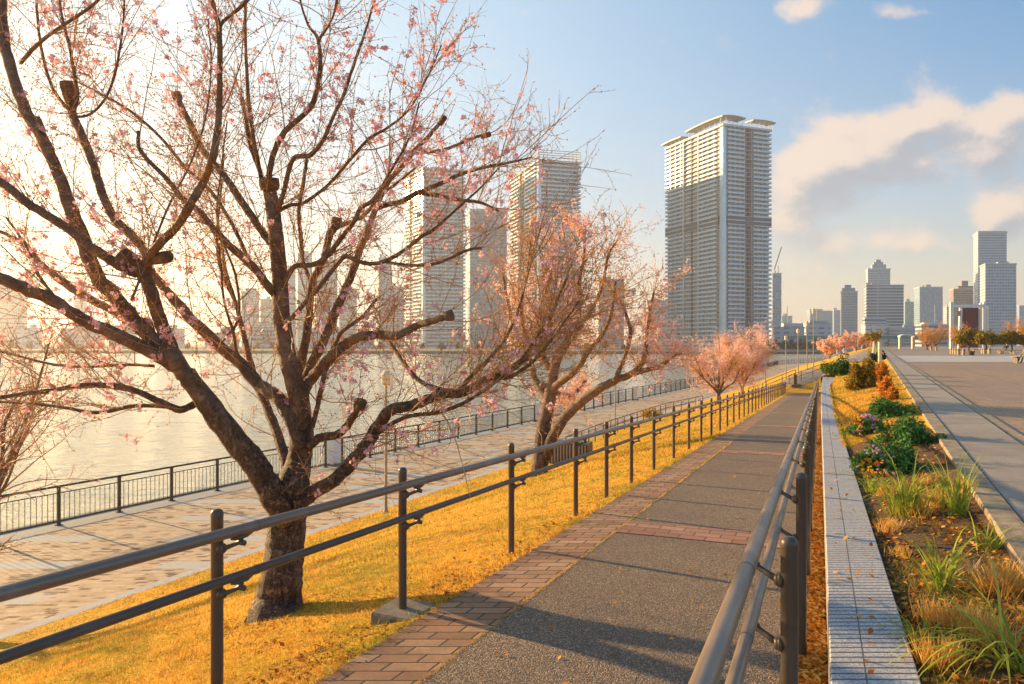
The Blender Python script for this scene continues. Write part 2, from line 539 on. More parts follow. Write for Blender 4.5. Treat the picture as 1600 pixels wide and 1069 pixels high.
def m_plaza():
    m, t, b = newmat('plaza paving')
    co = objco(t); x, y, _ = t.sep(co)
    br = t.new('ShaderNodeTexBrick'); br.offset = .5
    mp = t.new('ShaderNodeMapping'); mp.inputs['Rotation'].default_value = (0, 0, radians(28)); t.link(co, mp.inputs[0])
    t.link(mp.outputs[0], br.inputs['Vector']); br.inputs['Scale'].default_value = 1.0
    br.inputs['Mortar Size'].default_value = .006; br.inputs['Brick Width'].default_value = .3; br.inputs['Row Height'].default_value = .3
    br.inputs['Color1'].default_value = (.30, .19, .11, 1); br.inputs['Color2'].default_value = (.38, .25, .15, 1); br.inputs['Mortar'].default_value = (.12, .085, .06, 1)
    n = t.noise(co, .12, 6, .6); n2 = t.noise(co, 3.0, 5, .6)
    c = t.mix(t.mapr(n, .42, .65, 0, .45), br.outputs[0], (.21, .17, .135))
    c = t.mix(t.mapr(n2, .5, .75, 0, .3), c, (.16, .115, .075))
    br2 = t.new('ShaderNodeTexBrick'); br2.offset = .0
    t.link(mp.outputs[0], br2.inputs['Vector']); br2.inputs['Scale'].default_value = 1.0
    br2.inputs['Mortar Size'].default_value = .018; br2.inputs['Brick Width'].default_value = 4.2; br2.inputs['Row Height'].default_value = 4.2
    c = t.mix(t.math('MULTIPLY', br2.outputs[1], .75), c, (.09, .07, .05))
    st = t.noise(co, .45, 7, .7, 1.0)
    c = t.mix(t.mapr(st, .58, .70, 0, .4), c, (.13, .10, .075))
    # pale concrete band across the square
    yy = t.math('ADD', y, t.math('MULTIPLY', x, .02))
    bd = t.math('MULTIPLY', t.math('GREATER_THAN', yy, 50.5), t.math('LESS_THAN', yy, 74.0))
    c = t.mix(bd, c, t.mix(n2, (.42, .385, .34), (.50, .46, .41)))
    far = t.math('GREATER_THAN', yy, 74.0)
    c = t.mix(far, c, t.mix(n2, (.27, .21, .155), (.32, .25, .19)))
    t.link(c, b.inputs['Base Color']); b.inputs['Roughness'].default_value = .8
    bump(t, b, n2, .004)
    return m
def m_water():
    m, t, b = newmat('river water')
    co = objco(t)
    mp = t.new('ShaderNodeMapping'); mp.inputs['Scale'].default_value = (.55, 1.0, 1); mp.inputs['Rotation'].default_value = (0, 0, radians(-12)); t.link(co, mp.inputs[0])
    h = t.math('ADD', t.math('MULTIPLY', t.noise(mp.outputs[0], .09, 3, .5), 2.4), t.noise(mp.outputs[0], .75, 5, .6))
    b.inputs['Base Color'].default_value = (.60, .50, .31, 1); b.inputs['Metallic'].default_value = .5
    b.inputs['Roughness'].default_value = .12
    b.inputs['IOR'].default_value = 1.33
    b.inputs['Specular IOR Level'].default_value = .9
    bump(t, b, h, .45, .85)
    return m
M = {}
M['asphalt'] = m_asphalt()
M['edging'] = m_brick('brick edging', .235, .122, [(0., (.30, .15, .075)), (.5, (.44, .235, .12)), (1., (.54, .32, .18))], (.06, .045, .03), .007, .5)
M['band'] = m_brick('brick cross band', .25, .14, [(0., (.30, .14, .085)), (.5, (.42, .21, .13)), (1., (.48, .28, .19))], (.08, .055, .04), .006, .5, .2)
M['prom'] = m_promenade()
M['lawn'] = m_lawn()
M['soil'] = m_soil()
M['granite'] = m_granite()
M['kerb'] = simple('concrete kerb', (.30, .225, .14), .9, var=.5, scale=8, bmp=.004)
M['pale'] = simple('pale edging stone', (.50, .46, .40), .8, var=.15, scale=6, bmp=.003)
M['walk'] = m_slab('granite walkway', (.38, .315, .25), (.46, .385, .30), 1.2, .9)
M['plaza'] = m_plaza()
M['water'] = m_water()
M['conc'] = simple('weathered concrete', (.185, .16, .12), .9, var=.45, scale=7, bmp=.004)
M['steel'] = simple('brown painted steel', (.105, .080, .058), .40, .15, var=.05, scale=9, spec=.5, chips=.6)
M['steeltop'] = simple('worn handrail steel', (.23, .175, .13), .36, .35, var=.04, scale=5, spec=.5, chips=.5)
M['gutter'] = simple('dark gutter line', (.10, .08, .06), .9, var=.4, scale=6)  # plain dark colour of the narrow plaza gutter
M['dark'] = simple('dark bronze paint', (.085, .064, .046), .5, .2, var=.2, scale=5)
M['white'] = simple('white paint', (.72, .71, .68), .5, var=.06, scale=2)
M['leafpath'] = simple('gutter soil', (.34, .15, .04), .95, var=.5, scale=25, bmp=.02)

def setting(o):
    o['kind'] = 'structure'; return o
# water and the whole of the ground
setting(mk('water', [(-2900, -300, CAMZ - 7.6), (2900, -300, CAMZ - 7.6), (2900, 2900, CAMZ - 7.6), (-2900, 2900, CAMZ - 7.6)], [(0, 1, 2, 3)], M['water']))
ZP = zs(-6, 85, 60, 1.5) + [90 + 5 * i for i in range(42)]
setting(strip('promenade', ZP, xF, lambda Z: xB(Z) - .34, 3, M['prom']))
setting(strip('promenade_kerb', ZP, lambda Z: xB(Z) - .34, xB, 1, M['pale'], lambda x, Z: 5.497))
# quay wall under the promenade
v = []; f = []
for i, Z in enumerate(ZP):
    x = xF(Z)
    v += [(x - .35, Z, CAMZ - 5.47), (x - .35, Z, CAMZ - 9.5), (x, Z, CAMZ - 5.47), (x, Z, CAMZ - 5.7)]
    if i:
        a = 4 * i; q = a - 4
        f += [(q, a, a + 1, q + 1), (q + 2, a + 2, a, q), (q + 3, a + 3, a + 2, q + 2)]
lab(mk('quay_wall', v, f, M['conc']), 'concrete quay wall dropping from the promenade edge to the river', 'quay wall')
# bank lawn (left of the ramp, then the far bank)
ZB1 = zs(-6, ZE, 90, 1.4)
setting(strip('lawn', ZB1, xB, xRL, 24, M['lawn']))
ZB2 = [ZE + i * 1.0 for i in range(14)] + [ZE + 13 + 4 * i for i in range(1, 46)]
def xTop(Z): return xK(Z) if Z > ZE else xWL(Z)
setting(strip('far_lawn', ZB2, xB, xK, 30, M['lawn']))
# ramp
ZR = zs(-6, ZE, 60, 1.4)
hr_ = lambda x, Z: hR(Z)
setting(strip('brick_edging', ZR, xRL, xAL, 1, M['edging'], hr_))
setting(strip('ramp_path', ZR, xAL, xAR, 1, M['asphalt'], hr_))
cross = (.91, -.413)
for k in range(8):
    Zb = 7.42 + 7.0 * k
    if Zb > ZE - 1: break
    v = []
    for (dzz) in (0, -.52):
        for x0 in (-2.07, -.16):
            # band square to the walk: shift Z so that the edge runs across it
            zc = Zb + dzz - (x0 + 2.07) * .375
            v.append((x0 + .4508 * zc, zc, CAMZ - hR(zc) + .005))
    ln = sqrt((v[1][0] - v[0][0]) ** 2 + (v[1][1] - v[0][1]) ** 2)
    setting(mk('brick_band', v, [(2, 3, 1, 0)], M['band'], None, [(0, .5 + k), (ln, .5 + k), (0, k), (ln, k)]))
setting(strip('leaf_gutter', ZR, xAR, xWL, 2, M['leafpath'], lambda x, Z: hR(Z) + .012))
# granite wall along the bed
ZWs = zs(-6, ZW, 50, 1.3)
v = []; f = []; uv = []
L = 0
for i, Z in enumerate(ZWs):
    e = sstep(28, 34, Z) * .35
    a, b_ = xWL(Z) + e * .3, xWR(Z) + e
    if i: L += (Z - ZWs[i - 1]) * 1.097
    t_ = CAMZ - hW(Z)
    lo = CAMZ - hR(Z) - .1
    bv = .006
    v += [(a, Z, lo), (a, Z, t_ - bv), (a + bv, Z, t_), (b_ - bv, Z, t_), (b_, Z, t_ - bv), (b_, Z, t_ - .25)]
    uv += [(-.4, L), (-.01, L), (0, L), (.35, L), (.36, L), (.7, L)]
    if i:
        q = 6 * i
        f += [(q - 6 + j, q - 6 + j + 1, q + j + 1, q + j) for j in range(5)]
f.append(tuple(range(len(v) - 6, len(v))))
lab(mk('granite_wall', v, f, M['granite'], None, uv), 'long low grey grooved granite wall between the ramp rail and the flower bed', 'wall')
# planter bed: bare soil near, lawn farther on
def xbedL(Z): return xWR(Z) + sstep(28, 34, Z) * .35
ZS = zs(-6, 11.2, 40, 1.2)
setting(strip('soil', ZS, xbedL, xK, 10, M['soil'], lambda x, Z: H(x, Z) + .02 * sin(x * 9 + Z * 4) * sin(Z * 7 - x * 3)))
setting(strip('bed_lawn', [11.2 + (34 - 11.2) * i / 30 for i in range(31)], xbedL, xK, 10, M['lawn']))
setting(strip('slope_lawn', [34 + 23 * i / 24 for i in range(25)], xWL, xK, 10, M['lawn']))
# kerb, granite walkway, gutter and plaza
def off(a): return lambda Z: a * HP + .533 * Z
ZK = zs(-6, 240, 80, 1.6)
v = []; f = []
for i, Z in enumerate(ZK):
    x0, x1 = .635 * HP + .533 * Z, .80 * HP + .533 * Z
    zt = CAMZ - HP + .045
    v += [(x0, Z, CAMZ - HP - .25), (x0, Z, zt - .012), (x0 + .012, Z, zt), (x1 - .012, Z, zt), (x1, Z, zt - .01), (x1, Z, -.04)]
    if i:
        q = 6 * i
        f += [(q - 6 + j, q - 6 + j + 1, q + j + 1, q + j) for j in range(5)]
setting(mk('kerb', v, f, M['kerb']))
setting(strip('walkway', ZK, off(.803), off(1.40), 2, M['walk'], lambda x, Z: HP - .035))
setting(strip('gutter', ZK, off(1.40), off(1.425), 1, M['gutter'], lambda x, Z: HP + .03))
v = []; f = []
for i, Z in enumerate(ZK):
    x0, x1 = 1.426 * HP + .533 * Z, 1.56 * HP + .533 * Z
    v += [(x0, Z, -.05), (x0, Z, .02), (x1, Z, .02), (x1, Z, -.05)]
    if i:
        q = 4 * i
        f += [(q - 4 + j, q - 4 + j + 1, q + j + 1, q + j) for j in range(3)]
setting(mk('plaza_kerb', v, f, M['kerb']))
setting(strip('plaza', ZK, off(1.56), lambda Z: 1.56 * HP + .533 * Z + 420, 6, M['plaza'], lambda x, Z: HP))
# ------------------------------------------------------------------ handrails of the ramp
def hrz(Z): return CAMZ - hR(Z)
def handrail(x0, posts, xrail, up, low, top, label, side, ground=0.0, pads=()):
    root = empty('handrail', (x0 + .4508 * posts[0], posts[0], hrz(posts[0])), label, 'handrail', 'handrails of the ramp')
    L = Vector(root.location)
    # one post with its cap and the two brackets
    hgt = top
    mb = MB(); mb.lathe([(.0285, -.05 - ground), (.0285, hgt - .032), (.0292, hgt - .030), (.0292, hgt - .014), (.026, hgt - .005), (.018, hgt + .003), (.008, hgt + .006)], n=18)
    post = auto_smooth(mb.build('post', M['steel'], root), 50)
    d = (xrail - x0) / 1.0
    perp = Vector((.912, -.411, 0)); along = Vector((.411, .912, 0))
    gap = (xrail - x0) * .912                      # true offset of the rail across the walk
    s = 1 if gap > 0 else -1
    gap = abs(gap)
    for hh, rr in ((up, .026), (low, .021)):
        mb = MB()
        def q(u, w, z): return tuple(perp * (s * u) + along * w + Vector((0, 0, z)))
        mb.tube([q(.022, 0, hh - .085), q(.036, 0, hh - .085)], .026, 12)
        mb.tube([q(.03, 0, hh - .085), q(.045, 0, hh - .085), q(.05, 0, hh - .085)], [.026, .02, .012], 12)
        mb.tube([q(.038, 0, hh - .085), q(gap * .62, .03, hh - .075), q(gap * .92, .05, hh - .062), q(gap, .055, hh - .045), q(gap, .056, hh - rr + .004)], [.013, .011, .011, .012, .014], 8)
        mb.tube([q(gap, -.005, hh - rr - .004), q(gap, .03, hh - rr - .008), q(gap, .085, hh - rr - .008), q(gap, .125, hh - rr - .003)], [.006, .013, .013, .006], 8)
        mb.tube([q(gap - .02, .055, hh - .062), q(gap + .022, .055, hh - .062)], .014, 8)
        b = mb.build('bracket', M['steel'], post, True)
    post.location = Vector((0, 0, 0))
    for Z in posts[1:]:
        c = dup(post, root)
        c.location = Vector((x0 + .4508 * Z, Z, hrz(Z))) - L
    for Z in pads:
        mb = MB(); mb.box((.03, 0, -.062), (.33, .33, .12), radians(-24), .012)
        c = mb.build('footing', M['conc'], root); c.location = Vector((x0 - .02 + .4508 * Z, Z, hrz(Z))) - L
    za, zb = .25, posts[-1] + .12
    for nm, hh, rr in (('upper_rail', up, .0265), ('lower_rail', low, .0215)):
        mb = MB()
        zz = [za + (zb - za) * (i / 60) ** 1.3 for i in range(61)]
        mb.tube([(xrail + .4508 * Z - L.x, Z - L.y, hrz(Z) + hh - L.z) for Z in zz], rr, 16)
        # sleeves where lengths of rail meet
        for Z in posts:
            z0 = Z + .10 if side == 'left' else Z - .16
            if z0 < za: continue
            mb.tube([(xrail + .4508 * z - L.x, z - L.y, hrz(z) + hh - L.z) for z in (z0 - .007, z0 + .007)], rr + .0016, 16)
        o = mb.build(nm, M['steeltop'] if nm == 'upper_rail' or side == 'right' else M['steel'], root)
        auto_smooth(o, 40)
    return root
PL = [1.55, 3.24, 4.68, 6.33, 8.0, 9.15, 10.36, 11.76, 13.36]
while PL[-1] < ZE - 1.5: PL.append(PL[-1] + 1.55)
handrail(-2.86, PL, -2.755, .86, .645, .955, 'brown two-bar handrail on the lawn side of the ramp beside the cherry tree trunks', 'left', .1, pads=(4.68, 1.55))
PR = [.85, 2.35, 3.87, 5.38]
while PR[-1] < ZE - 1.5: PR.append(PR[-1] + 1.52)
handrail(-.105, PR, -.236, .972, .752, 1.035, 'brown two-bar handrail in the foreground beside the granite wall', 'right', .1)

# ------------------------------------------------------------------ river fence and its stone pillars
def fence_run(Za, Zb, label):
    n = max(1, round((Zb - Za) / 1.63))
    pts = [Za + (Zb - Za) * i / n for i in range(n + 1)]
    z = CAMZ - 5.5
    root = empty('river_fence', (xF(pts[0]) + .45, pts[0], z), label, 'fence', 'railings along the river')
    L = Vector(root.location)
    mb = MB(); mb.box((0, 0, .56), (.085, .085, 1.12), radians(-30), .008); mb.box((0, 0, 1.13), (.10, .10, .03), radians(-30), .008); mb.box((0, 0, .012), (.16, .16, .024), radians(-30))
    post = mb.build('post', M['dark'], root)
    dxm, dym = xF(pts[1]) - xF(pts[0]), pts[1] - pts[0]
    ln = sqrt(dxm ** 2 + dym ** 2)
    mb = MB()
    mb.tube([(0, .04, .97), (0, ln - .04, .97)], .017, 6); mb.tube([(0, .04, .14), (0, ln - .04, .14)], .017, 6)
    for k in range(1, 12):
        mb.box((0, ln * k / 12, .555), (.014, .014, .82))
    panel = mb.build('panel', M['dark'], root)
    first = True
    for i in range(n + 1):
        x, y = xF(pts[i]) + .45, pts[i]
        if i: dup(post, root, Vector((x, y, z)) - L)
        if i < n:
            x2 = xF(pts[i + 1]) + .45
            rz = -math.atan2(x2 - x, pts[i + 1] - y)
            if i == 0: panel.rotation_euler = (0, 0, rz)
            else: dup(panel, root, Vector((x, y, z)) - L, rz)
    mb = MB()
    mb.tube([(xF(q) + .45 - L.x, q - L.y, 1.17) for q in pts], .034, 8)
    auto_smooth(mb.build('top_rail', M['dark'], root))
PY = [30.6, 47.9, 65.4, 84.6]
def pillar(Z, first=[None]):
    z = CAMZ - 5.5
    if first[0] is None:
        r = empty('stone_pillar', (0, 0, 0))
        mb = MB(); mb.box((0, 0, .62), (.46, .42, 1.24), 0, .015); mb.build('shaft', M['white'], r)
        mb = MB(); mb.box((0, 0, 1.29), (.54, .50, .10), 0, .02); mb.build('cap', M['white'], r)
        mb = MB(); mb.box((0, 0, .05), (.56, .52, .12), 0, .01); mb.build('plinth', M['conc'], r)
        first[0] = r
    else: r = dup(first[0])
    r.location = (xF(Z) + .45, Z, z); r.rotation_euler = (0, 0, radians(-30))
    return r
PLAB = ['white square pillar in the river railing behind the big cherry trunk', 'white square pillar in the river railing behind the second cherry trunk',
        'white square pillar in the river railing right of the second cherry tree', 'white square pillar ending the near railing by the two bushy pink trees']
for i, Z in enumerate(PY): lab(pillar(Z), PLAB[i], 'pillar', 'white pillars in the river railing')
ends = [11.0] + PY
fl = ['bronze river railing at the far left, below the nearest cherry tree', 'bronze river railing between the first and second white pillars',
      'bronze river railing between the second and third white pillars', 'bronze river railing between the third and fourth white pillars']
for i in range(4): fence_run(ends[i] + (.45 if i else 0), ends[i + 1] - .45, fl[i])
fence_run(86, 168, 'distant bronze river railing curving away past the bushy pink trees')
fence_run(170, 230, 'farthest bronze river railing in front of the bright strip of water')
# ------------------------------------------------------------------ cherry trees
def m_bark():
    m, t, b = newmat('cherry bark')
    uv = uvnode(t); co = objco(t)
    u, v, _ = t.sep(uv)
    sv_ = t.combine(t.math('MULTIPLY', u, 9.0), t.math('MULTIPLY', v, 60.0), 0)
    len_ = t.noise(sv_, 1.0, 3, .6)
    n = t.noise(co, 9.0, 6, .68); n2 = t.noise(co, 55.0, 4, .7)
    c = t.ramp(n, [(.25, (.08, .046, .024)), (.5, (.21, .125, .068)), (.78, (.40, .26, .145))])
    c = t.mix(t.mapr(len_, .55, .72, 0, .75), c, (.035, .022, .016))
    c = t.mix(t.mapr(n2, .55, .8, 0, .4), c, (.28, .22, .165))
    t.link(c, b.inputs['Base Color']); b.inputs['Roughness'].default_value = .75
    # old bark low on the trunk: deep dark fissures
    z = t.sep(co)[2]
    mp = t.new('ShaderNodeMapping'); mp.inputs['Scale'].default_value = (1, 1, .5); t.link(co, mp.inputs[0])
    r1 = t.noise(mp.outputs[0], 13.0, 6, .62, .6); r2 = t.noise(mp.outputs[0], 30.0, 5, .6, .4)
    fis = t.math('MINIMUM', t.math('ABSOLUTE', t.math('SUBTRACT', r1, .5)), t.math('ADD', t.math('ABSOLUTE', t.math('SUBTRACT', r2, .47)), .012))
    fm = t.mapr(fis, .0, .055, 1, 0)
    low_ = t.mapr(t.math('ADD', z, t.math('MULTIPLY', n, .9)), 1.5, 2.6, 1, 0)
    c = t.mix(t.math('MULTIPLY', t.math('MULTIPLY', fm, low_), .85), c, (.022, .015, .011))
    c = t.mix(t.math('MULTIPLY', low_, t.mapr(n2, .5, .7, 0, .55)), c, (.42, .36, .28))
    t.link(c, b.inputs['Base Color'])
    h = t.math('ADD', t.math('ADD', n, t.math('MULTIPLY', len_, -.6)), t.math('MULTIPLY', n2, .5))
    h = t.math('SUBTRACT', h, t.math('MULTIPLY', t.math('MULTIPLY', fm, low_), 1.3))
    bump(t, b, h, .024)
    return m
def m_petal(name, c1, c2, c3, tr=.45):
    m, t, b = newmat(name)
    co = objco(t)
    g = t.new('ShaderNodeNewGeometry').outputs['Random Per Island']
    n = t.noise(co, 1.6, 3, .5)
    f = t.math('ADD', t.math('MULTIPLY', g, .75), t.math('MULTIPLY', n, .35))
    c = t.ramp(f, [(.1, c1), (.5, c2), (.9, c3)])
    d = t.new('ShaderNodeBsdfDiffuse'); tl = t.new('ShaderNodeBsdfTranslucent'); mx = t.new('ShaderNodeMixShader')
    t.link(c, d.inputs[0]); t.link(c, tl.inputs[0]); mx.inputs[0].default_value = tr
    t.link(d.outputs[0], mx.inputs[1]); t.link(tl.outputs[0], mx.inputs[2])
    t.link(mx.outputs[0], t.n['Material Output'].inputs['Surface'])
    return m
M['bark'] = m_bark()
M['twig'] = simple('twig bark', (.50, .28, .115), .55, var=.45, scale=3)
M['petal'] = m_petal('pink petals', (.80, .42, .50), (.87, .55, .62), (.92, .66, .68))
M['bud'] = m_petal('red brown buds', (.60, .24, .08), (.84, .48, .14), (.92, .66, .26), .5)
M['petal2'] = m_petal('peach pink petals', (.88, .50, .42), (.94, .64, .54), (.95, .72, .68))
M['cut'] = simple('cut wood', (.10, .075, .055), .85, var=.4, scale=20, bmp=.01)

def catmull(pts, sub=5):
    P_ = np.asarray(pts, dtype=float)
    if len(P_) < 3: sub = max(sub, 3)
    Q = np.vstack([2 * P_[0] - P_[1], P_, 2 * P_[-1] - P_[-2]])
    out = []
    for i in range(1, len(Q) - 2):
        p0, p1, p2, p3 = Q[i - 1], Q[i], Q[i + 1], Q[i + 2]
        for k in range(sub):
            t = k / sub
            out.append(.5 * ((2 * p1) + (-p0 + p2) * t + (2 * p0 - 5 * p1 + 4 * p2 - p3) * t * t + (-p0 + 3 * p1 - 3 * p2 + p3) * t ** 3))
    out.append(Q[-2])
    return np.array(out)

class Twigs:
    """many thin tubes gathered into one mesh"""
    def __init__(s): s.V = []; s.F = []; s.n = 0
    def add(s, pts, r0, r1, k=3):
        m = len(pts)
        T = np.gradient(pts, axis=0); T /= np.linalg.norm(T, axis=1)[:, None] + 1e-9
        a = np.where(np.abs(T[:, 2:3]) < .8, np.array([[0, 0, 1.0]]), np.array([[1.0, 0, 0]]))
        N = np.cross(T, a); N /= np.linalg.norm(N, axis=1)[:, None] + 1e-9
        B = np.cross(T, N)
        R = np.linspace(r0, r1, m)[:, None]
        ang = np.arange(k) * 2 * pi / k
        V = pts[:, None, :] + R[:, None] * (np.cos(ang)[None, :, None] * N[:, None, :] + np.sin(ang)[None, :, None] * B[:, None, :])
        s.V.append(V.reshape(-1, 3))
        i = np.arange(m - 1)[:, None] * k; j = np.arange(k)[None, :]; j2 = (j + 1) % k
        F = np.stack([i + j, i + j2, i + k + j2, i + k + j], -1).reshape(-1, 4) + s.n
        s.F.append(F); s.n += m * k
    def build(s, name, mat, parent):
        return mk(name, np.vstack(s.V), np.vstack(s.F), mat, parent, None, True, rel=True)

def rnd_unit(rng, n):
    v = rng.normal(size=(n, 3)); return v / (np.linalg.norm(v, axis=1)[:, None] + 1e-9)
def flowers(cent, rng, per, size, spread, petals=5):
    """petal quads: clusters of small open flowers round each centre"""
    n = len(cent) * per
    C = np.repeat(cent, per, 0) + rnd_unit(rng, n) * spread * rng.uniform(.25, 1, (n, 1))
    A = rnd_unit(rng, n)
    X = np.cross(A, rnd_unit(rng, n)); X /= np.linalg.norm(X, axis=1)[:, None] + 1e-9
    Y = np.cross(A, X)
    Vs = []
    sz = size * rng.uniform(.75, 1.25, (n, 1))
    for k in range(petals):
        a = 2 * pi * k / petals
        d = X * cos(a) + Y * sin(a); e = -X * sin(a) + Y * cos(a)
        Vs.append(np.stack([C + d * sz * .12, C + d * sz * .62 + e * sz * .42 + A * sz * .22, C + d * sz + A * sz * .40, C + d * sz * .62 - e * sz * .42 + A * sz * .22], 1))
    V = np.concatenate(Vs, 1).reshape(-1, 3)
    F = np.arange(len(V)).reshape(-1, 4)
    return V, F
def budmesh(cent, rng, size):
    n = len(cent)
    A = rnd_unit(rng, n); X = np.cross(A, rnd_unit(rng, n)); X /= np.linalg.norm(X, axis=1)[:, None] + 1e-9; Y = np.cross(A, X)
    sz = size * rng.uniform(.6, 1.3, (n, 1))
    V = np.stack([cent - A * sz, cent + X * sz * .55, cent + Y * sz * .55, cent - X * sz * .55, cent - Y * sz * .55, cent + A * sz * 1.3], 1).reshape(-1, 3)
    q = np.array([[0, 2, 1], [0, 3, 2], [0, 4, 3], [0, 1, 4], [5, 1, 2], [5, 2, 3], [5, 3, 4], [5, 4, 1]])
    F = (np.arange(n)[:, None, None] * 6 + q[None]).reshape(-1, 3)
    return V, F
def grow(tw, rng, p, d, length, r0, wig=.25, up=.15, n=7, r1=None):
    """a wandering shoot; returns its points"""
    pts = [p]; st = length / (n - 1)
    d = d / (np.linalg.norm(d) + 1e-9)
    curl = rng.normal(size=3) * wig
    for i in range(n - 1):
        d = d + curl * .25 + rng.normal(size=3) * wig * .35 + np.array([0, 0, up * .3])
        d = d / (np.linalg.norm(d) + 1e-9)
        pts.append(pts[-1] + d * st)
    pts = np.array(pts)
    tw.add(pts, r0, r1 if r1 is not None else max(.0011, r0 * .35), 3 if r0 < .006 else 5)
    return pts

def cherry(name, base, limbs, label, cat, group, seed, nshoot, slen, dens, petal, flower, minr=.0, outdir=.35, nsub=(3, 7), rtw=.004, knobs=(), wx=None, rs=.75, bark='bark', petals=5, per=5, budsize=.009, clump=.06, upb=.55):
    """limbs: lists of (point, radius); the first is the trunk"""
    rng = np.random.default_rng(seed)
    root = empty(name, base, label, cat, group)
    mb = MB(); tw = Twigs(); nodes = []
    cand = []
    centre = np.mean([p for l in limbs for p, r in l[-2:]], axis=0)
    for li, l in enumerate(limbs):
        pts = catmull([p for p, r in l], 5 if li else 6)
        rr = catmull([(r, 0, 0) for p, r in l], 5 if li else 6)[:, 0]
        rr = np.maximum(rr, .004)
        jit = rng.normal(size=pts.shape) * (rr[:, None] * (.025 if li == 0 else .07)); jit[0] = 0
        mb.tube(pts + jit, rr * (1 + rng.uniform(-.05, .05, len(rr)) * (.3 if rr[0] > .1 else 1)), 18 if rr[0] > .15 else 12 if rr[0] > .06 else 8 if rr[0] > .02 else 5, True, 1.0, .025, seed + li)
        if li == 0: continue
        seg = np.linalg.norm(np.diff(pts, axis=0), axis=1)
        for i in range(1, len(pts)):
            if rr[i] < .085:
                wgt = seg[i - 1] * (1.0 if rr[i] < .04 else .65)
                if wx is not None and pts[i][0] > wx: wgt *= 2.1
                cand.append((pts[i], pts[i] - pts[i - 1], rr[i], wgt))
    for (kp, kd, kr, kl) in knobs:
        kp = np.array(kp); kd = np.array(kd) / np.linalg.norm(kd)
        mb.tube([kp - kd * kl * .6, kp, kp + kd * kl * .7, kp + kd * kl, kp + kd * (kl + .004)], [kr * .9, kr * 1.08, kr * 1.12, kr * .98, kr * .5], 10, True, 1.0, .06, seed)
    w = np.array([c[3] for c in cand]); w /= w.sum()
    idx = rng.choice(len(cand), nshoot, p=w)
    for k in idx:
        p, d, r, _ = cand[k]
        d = d / (np.linalg.norm(d) + 1e-9)
        o = p - centre; o[2] *= .3; o = o / (np.linalg.norm(o) + 1e-9)
        dd = d * rng.uniform(.1, .9) + rnd_unit(rng, 1)[0] * rs + o * outdir + np.array([0, 0, rng.uniform(-.25, 1.0) * upb * 1.6])
        L = slen * rng.lognormal(0, .5)
        L = min(L, slen * 1.65)
        r0 = min(r * .55, rtw * rng.uniform(.7, 1.5) * (.6 + .5 * L / slen))
        pts = grow(tw, rng, p, dd, L, r0, .26, upb * .35, 8)
        nodes.append(pts[2:])
        for q in range(rng.integers(*nsub)):
            i = rng.integers(1, len(pts) - 1)
            t = rng.uniform(); pp = pts[i] * (1 - t) + pts[i + 1] * t if i + 1 < len(pts) else pts[i]
            dq = pts[i] - pts[i - 1]; dq = dq / (np.linalg.norm(dq) + 1e-9)
            dq = dq * .6 + rnd_unit(rng, 1)[0] * .9 + np.array([0, 0, .1])
            sp = grow(tw, rng, pp, dq, slen * rng.uniform(.12, .55), max(.0014, r0 * .5), .35, .12, 5)
            nodes.append(sp[1:])
    mb.build('trunk', M[bark], root, True, rel=True)
    tw.build('twig_crown', M['twig'], root)
    N = np.vstack(nodes)
    # blossom in clumps: denser where a slow noise is high
    q = np.sin(N[:, 0] * 2.3 + seed) + np.sin(N[:, 1] * 2.0 + 1.3 * seed) + np.sin(N[:, 2] * 2.7 + N[:, 0])
    pr = np.clip(.45 + .42 * q, .05, 1.3)
    keep = rng.uniform(size=len(N)) < pr * dens
    V, F = flowers(N[keep], rng, per, flower, clump, petals)
    mk('blossom', V, F, M[petal], root, None, False, rel=True)
    nb = rng.uniform(size=len(N)) < .75
    C = N[nb] + rng.normal(size=(nb.sum(), 3)) * .006
    V, F = budmesh(C, rng, budsize)
    mk('buds', V, F, M['bud'], root, None, True, rel=True)
    return root

